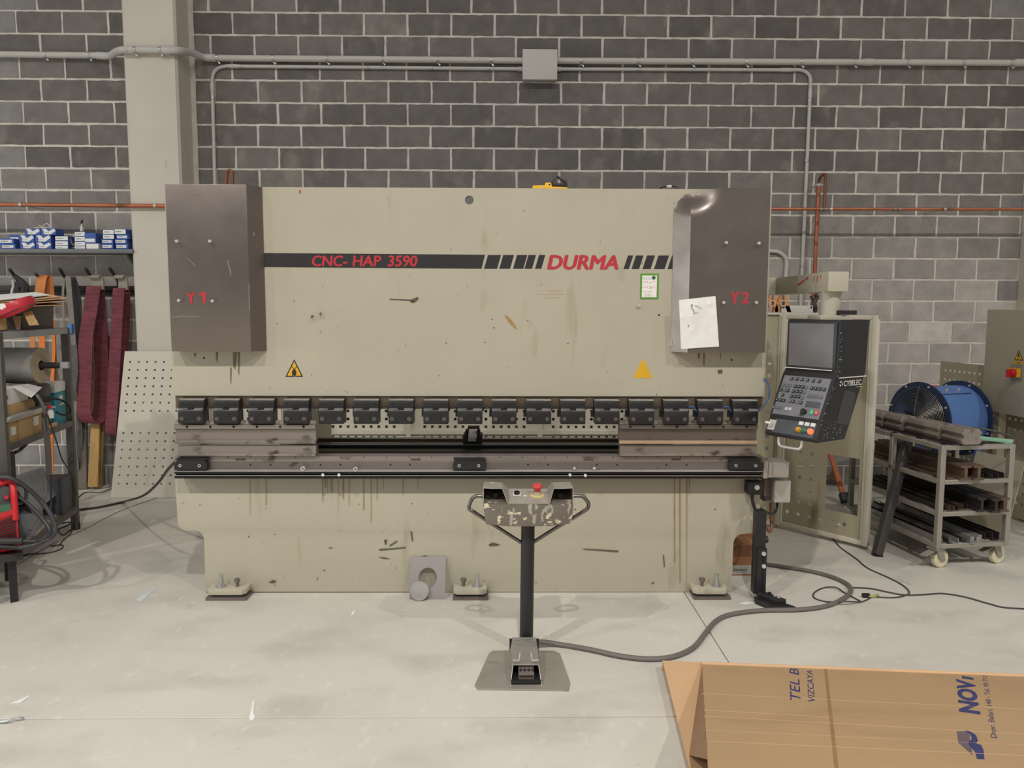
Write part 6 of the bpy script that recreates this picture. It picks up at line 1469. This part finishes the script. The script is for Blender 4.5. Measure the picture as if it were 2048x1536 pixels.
build('roll', G().lathe(pc_-axr*.03, axr, [(.085, 0), (.135, .004), (.142, .03), (.135, .058), (.085, .062), (.082, .03), (.085, 0)], 30), mat('red_film', (196, 52, 66), .3, var=.15, scale=12, wear=[((226, 160, 160), 18, .68, (1, 1, 3), .05)]), t, smooth=60)
build('roll_label', G().lathe(pc_+V((.02, -.134, .012)), V((.2, -1, .1)), [(.02, 0), (.02, .004), (.001, .004)], 16), m_white, t)
rbox('open_carton', 'small open carton on the front corner of the rack top shelf', 'box', -.42, -.07, .03, .24, zz, zz+.105, m_kraft2, extra=lambda t, hx, hy, h: (build('carton_flap', G().prism([(hx, hy, h), (hx, -hy, h), (hx+.01, -hy, h-.1), (hx+.03, hy-.05, h-.09)], (.003, 0, 0)), m_kraft2, t, world=False)))
one('cardboard_flap', 'loose bent cardboard flap beside the open carton', 'cardboard', G().prism([at(47, 626, 5.15), at(63, 622, 5.16), at(78, 650, 5.1), at(58, 651, 5.1)], (.0, .004, 0)), m_kraft2)
one('cardboard_flap', 'folded cardboard piece leaning between the carton and the dark tray', 'cardboard', G().prism([at(25, 632, 5.2), at(42, 632, 5.22), at(40, 659, 5.2), at(32, 659, 5.2)], (0, .004, 0)), mat('card_shade', (166, 136, 96), .75))
# sheet-metal roll on an axle
t = thing('steel_roll', 'grey steel drum roll held on an axle under the rack top shelf', 'roll', at(50, 765, 5.35))
rc = at(82, 731, 5.36)
build('drum', G().lathe(rc-V((.62, 0, 0)), (1, 0, 0), [(.105, 0), (.124, .004), (.124, .62), (.06, .622), (.03, .60)], 40), mat('drum_grey', (158, 154, 150), .4, .4, var=.05, scale=2), t)
build('end_disc', G().lathe(rc, (1, 0, 0), [(.035, -.002), (.122, -.001), (.122, .003), (.035, .003), (.035, -.002)], 40), mat('dirty_disc', (166, 152, 126), .7, var=.2, scale=9), t)
build('axle', G().cyl(rc-V((.1, 0, 0)), rc+V((.12, .02, 0)), .022, n=12), m_dark, t)
build('axle_bracket', G().obox(rc+V((.13, .04, .0)), (.035, .01, 0), (-.004, .02, 0), (0, 0, .022)), m_rackgrey, t)
# middle shelf
zz = ZL[1]
rbox('tool_case', 'long black tool case lying at the back of the middle rack shelf', 'case', -.60, -.36, .20, .80, zz, zz+.37, m_blackmatt, bevel=.03)
rbox('tool_case', 'black cordless tool case standing behind the white box', 'case', -.30, -.02, .56, .80, zz, zz+.32, mat('case_black', (44, 44, 46), .45), bevel=.03)
rbox('brown_carton', 'brown carton under the open white box', 'box', -.34, -.02, .03, .50, zz+.176, zz+.236, m_kraft2)
rbox('white_box', 'open white cardboard box on the middle rack shelf', 'box', -.34, -.03, .02, .42, zz+.237, zz+.345, m_wbox, extra=lambda t, hx, hy, h: (build('lid_flap', G().prism([(hx, -hy*.1, h), (hx, hy, h), (hx+.07, hy+.05, h-.03), (hx+.09, hy*.1, h-.075)], (0, 0, .003)), m_wbox, t, world=False), build('box_print', G().box(hx, -hy*.8, h*.35, hx+.001, -hy*.5, h*.6), m_ink2, t, world=False)))
for i in range(4):
    rbox('steel_plate', '%s bright steel plate of the stack on the middle rack shelf' % ('lowest', 'second', 'third', 'topmost')[i], 'plate', -.34, .005+.006*i, .0, .58, zz+.136+i*.0098, zz+.145+i*.0098, mat('plate_bright', (186, 184, 184), .35, .4, var=.1), .006*i, .001, group='bright steel plates on the rack')
rbox('small_carton', 'small brown carton at the near end of the middle rack shelf', 'box', -.32, -.02, .01, .20, zz, zz+.134, m_kraft2, extra=lambda t, hx, hy, h: build('carton_label', G().box(hx, hy*.1, h*.3, hx+.001, hy*.8, h*.7), m_wbox, t, world=False))
rbox('small_carton', 'small brown carton with white label under the steel plates', 'box', -.30, -.015, .22, .58, zz, zz+.134, m_kraft2, extra=lambda t, hx, hy, h: build('carton_label', G().box(hx, hy*.2, h*.4, hx+.001, hy*.7, h*.85), m_wbox, t, world=False))
rbox('teal_box', 'teal and white product box at the far end of the middle rack shelf', 'box', -.20, -.015, .82, 1.03, zz, zz+.31, mat('teal_print', (30, 132, 150), .5, var=.04), extra=lambda t, hx, hy, h: (build('white_band', G().box(-hx-.001, -hy-.001, h*.78, hx+.001, hy+.001, h+.001), m_wbox, t, world=False), build('box_print', G().box(hx, -hy*.15, h*.55, hx+.001, hy*.45, h*.68), m_white, t, world=False), build('print_line', G().box(hx, -hy*.1, h*.45, hx+.001, hy*.7, h*.48), m_white, t, world=False)))
t = thing('angle_grinder', 'dark power tool with a looping cord in front of the teal box', 'power tool', MR @ V((-.05, .7, zz)))
build('tool_body', G().cyl(at(72, 797, 5.2), at(100, 798, 5.3), .028, .022, 14), m_dark, t)
build('cord', G().tube([at(x, y, Y) for x, y, Y in ((100, 797, 5.3), (122, 800, 5.4), (134, 808, 5.45), (141, 820, 5.5), (136, 829, 5.5), (122, 829, 5.45), (112, 824, 5.4))], .007, 8), m_blackmatt, t)
t = thing('spray_bottle', 'small white bottle beside the dark power tool', 'bottle', at(101, 836, 5.35))
build('bottle', G().lathe(at(102, 836, 5.3), (0, 0, 1), [(.02, 0), (.02, .045), (.012, .06), (.012, .07)], 14), m_wbox, t)
t = thing('screwdriver', 'red-handled screwdriver lying above the white bottle', 'screwdriver', at(100, 815, 5.3))
build('handle', G().cyl(at(97, 813.5, 5.28), at(104, 814.5, 5.28), .011, n=10), mat('handle_red', (206, 52, 48), .4), t)
build('blade', G().cyl(at(104, 814.5, 5.28), at(111, 814, 5.28), .004, n=8), m_bright, t)
rbox('wood_block', 'small pale wood block on the far end of the middle rack shelf', 'block', -.014, .004, .60, .80, zz, zz+.03, m_kraftin)
# bottom shelf
zz = ZL[0]
rbox('black_bin', 'narrow black bin on the lowest rack shelf', 'bin', -.40, -.05, .10, .22, zz, zz+.60, m_blackmatt)
t = thing('bent_sheet', 'bent grey sheet-metal channel lying on the lowest rack shelf', 'sheet metal', MR @ V((-.2, .5, zz)))
MB_ = MR @ Matrix.Translation((-.12, .62, zz)) @ Matrix.Rotation(.1, 4, 'Z')
build('channel', G().prism([MB_ @ V(q) for q in ((-.22, -.35, .0), (-.2, -.35, .30), (.0, -.35, .36), (.10, -.35, .16), (.095, -.35, .16), (-.002, -.35, .352), (-.195, -.35, .293), (-.214, -.35, 0))], MB_.to_3x3() @ V((0, .62, 0))), mat('bent_grey', (138, 142, 148), .4, .5, var=.06), t)
rbox('blue_crate', 'dark blue-grey crate at the far end of the lowest rack shelf', 'crate', -.34, -.01, .84, 1.05, zz, zz+.27, mat('crate_slate', (72, 76, 82), .5))
rbox('wood_board', 'pale wooden board on the lowest rack shelf', 'board', -.30, -.01, .30, .78, zz, zz+.02, mat('pale_board', (170, 156, 132), .7), .1)
rbox('steel_channel', 'grey folded steel tray at the near end of the lowest rack shelf', 'tray', -.40, -.0, .26, .50, zz+.0, zz+.16, MATS['bent_grey'], .15)
# cables hanging on the rack side
t = thing('cable_bundle', 'grey cables hanging down the open side of the rack', 'cable', MR @ V((.03, .6, 0)))
for i, pts in enumerate((((74, 790, 5.15), (86, 812, 5.12), (92, 850, 5.14), (96, 900, 5.18), (93, 960, 5.2), (86, 1010, 5.1), (60, 1060, 4.95)), ((82, 800, 5.15), (90, 830, 5.12), (97, 880, 5.14), (102, 940, 5.18), (102, 1000, 5.2), (98, 1040, 5.15)), ((95, 830, 5.2), (112, 880, 5.25), (125, 920, 5.3), (145, 950, 5.4), (152, 990, 5.6)), ((78, 862, 5.4), (60, 880, 5.3), (40, 900, 5.2), (30, 905, 5.1)))):
    build('cable', G().tube([at(*p) for p in pts], (.010, .006, .005, .012)[i], 8), m_hose if i != 0 else m_cable, t)
for i, pts in enumerate((((90, 836, 5.12), (96, 900, 5.14), (98, 950, 5.16)),)):
    build('flat_cable', G().ribbon(smoothpts([at(*p) for p in pts]), (.04, .0, 0), .006), m_cable, t)
# ---- red welder on a trolley
m_wred = mat('welder_red', (204, 40, 48), .4, var=.05)
m_wdark = mat('welder_dark', (62, 62, 62), .5)
YWd = 4.42
wq = at(36, 1040, YWd); wz0, wz1 = at(20, 1100, YWd).z, at(20, 962, YWd).z
MWd = Matrix.Translation((wq.x, YWd, 0)) @ Matrix.Rotation(math.radians(36), 4, 'Z')
wd = thing('welding_machine', 'red welding machine with black cables on a dark trolley', 'welder', M=MWd)
def wb(name, g, m, bevel=0.): return build(name, g, m, wd, bevel=bevel, world=False)
hW = wz1-wz0
wb('case', G().box(-.30, 0, wz0, 0, .50, wz0+hW*.52), m_wred, .012)
wb('control_panel', G().prism([(-.30, -.002, wz0+hW*.5), (-.014, -.002, wz0+hW*.5), (-.014, .05, wz1-.03), (-.30, .05, wz1-.03)], (0, .42, 0)), m_wdark, .004)
wb('side_bow', G().tube([(-.012, -.002, wz0+hW*.45), (-.012, .006, wz0+hW*.75), (-.014, .035, wz1-.03), (-.03, .06, wz1+.0), (-.07, .07, wz1+.01)], .018, 10), m_wred)
wb('carry_handle', G().tube([(-.03, .06, wz1+.0), (-.12, .05, wz1-.02), (-.28, .05, wz1-.05)], .024, 10), m_wred)
wb('panel_rim', G().obox((-.15, -.004, wz0+hW*.5), (.15, 0, .03), (0, .006, 0), (0, 0, .016)), m_wred, .003)
wb('yellow_label', G().box(-.20, -.001, wz0+hW*.62, -.125, .03, wz0+hW*.82), mat('label_yellow', (224, 204, 120), .5))
wb('green_label', G().box(-.11, -.004, wz0+hW*.53, -.03, .02, wz0+hW*.68), mat('label_green', (70, 110, 84), .5))
wb('panel_knob', G().cyl((-.05, .03, wz0+hW*.78), (-.05, .0, wz0+hW*.78), .010, n=10), m_wred)
for i in range(12):
    z = wz0+.03+i*.0145
    wb('grille_slat', G().obox((-.062, -.003, z), (.05, 0, .012), (0, .004, 0), (0, 0, .0032)), m_blackmatt)
wb('dark_socket', G().box(-.26, -.006, wz0+.03, -.135, 0, wz0+.15), m_blackmatt)
tr0 = wz0-.05
wb('trolley_deck', G().box(-.32, -.04, tr0, .012, .55, tr0+.045), m_dark)
for y in (.02, .46): wb('trolley_leg', G().box(-.06, y, .0, -.02, y+.04, tr0), m_blackmatt)
for y in (.08, .40): wb('trolley_wheel', G().lathe((-.16, y, .06), (1, 0, 0), [(.02, 0), (.06, .002), (.06, .03), (.02, .032)], 20), m_blackmatt)
build('torch_sleeve', G().cyl(at(-10, 1083, 4.35), at(48, 1082, 4.35), .024, .02, 14).cyl(at(48, 1082, 4.35), at(75, 1083, 4.36), .014, .011, 12), m_dark, wd)
build('clamp_sleeve', G().cyl(at(-10, 1093, 4.33), at(38, 1096, 4.34), .013, n=10), m_blackmatt, wd)
for pts, r_ in ((((-5, 954, 4.4), (20, 956, 4.4), (50, 972, 4.45), (80, 1000, 4.5), (102, 1030, 4.5), (110, 1060, 4.48), (100, 1077, 4.42), (75, 1083, 4.36)), .013), (((32, 990, 4.5), (60, 1012, 4.5), (85, 1038, 4.5), (100, 1060, 4.48), (96, 1076, 4.42), (75, 1088, 4.36), (38, 1096, 4.34)), .012), (((30, 966, 4.55), (50, 975, 4.6), (52, 995, 4.6), (42, 1006, 4.55), (30, 1006, 4.5)), .010), (((75, 1084, 4.36), (100, 1078, 4.4), (112, 1062, 4.45), (108, 1040, 4.5)), .008)):
    build('welding_cable', G().tube([at(*p) for p in pts], r_, 10), m_hose, wd)
floorcable('loose_cable', 'thin cable coil lying on the floor in front of the rack', [(110, 1052), (125, 1070), (140, 1060), (142, 1066), (125, 1082), (118, 1090), (100, 1092), (124, 1090), (122, 1098), (95, 1106), (60, 1108), (40, 1112), (75, 1106)], .005, m_thin)
floorcable('loose_cable', 'dark cable end looping out beside the rack foot', [(85, 1047), (112, 1048), (140, 1044), (136, 1050), (110, 1060)], .005, m_thin)
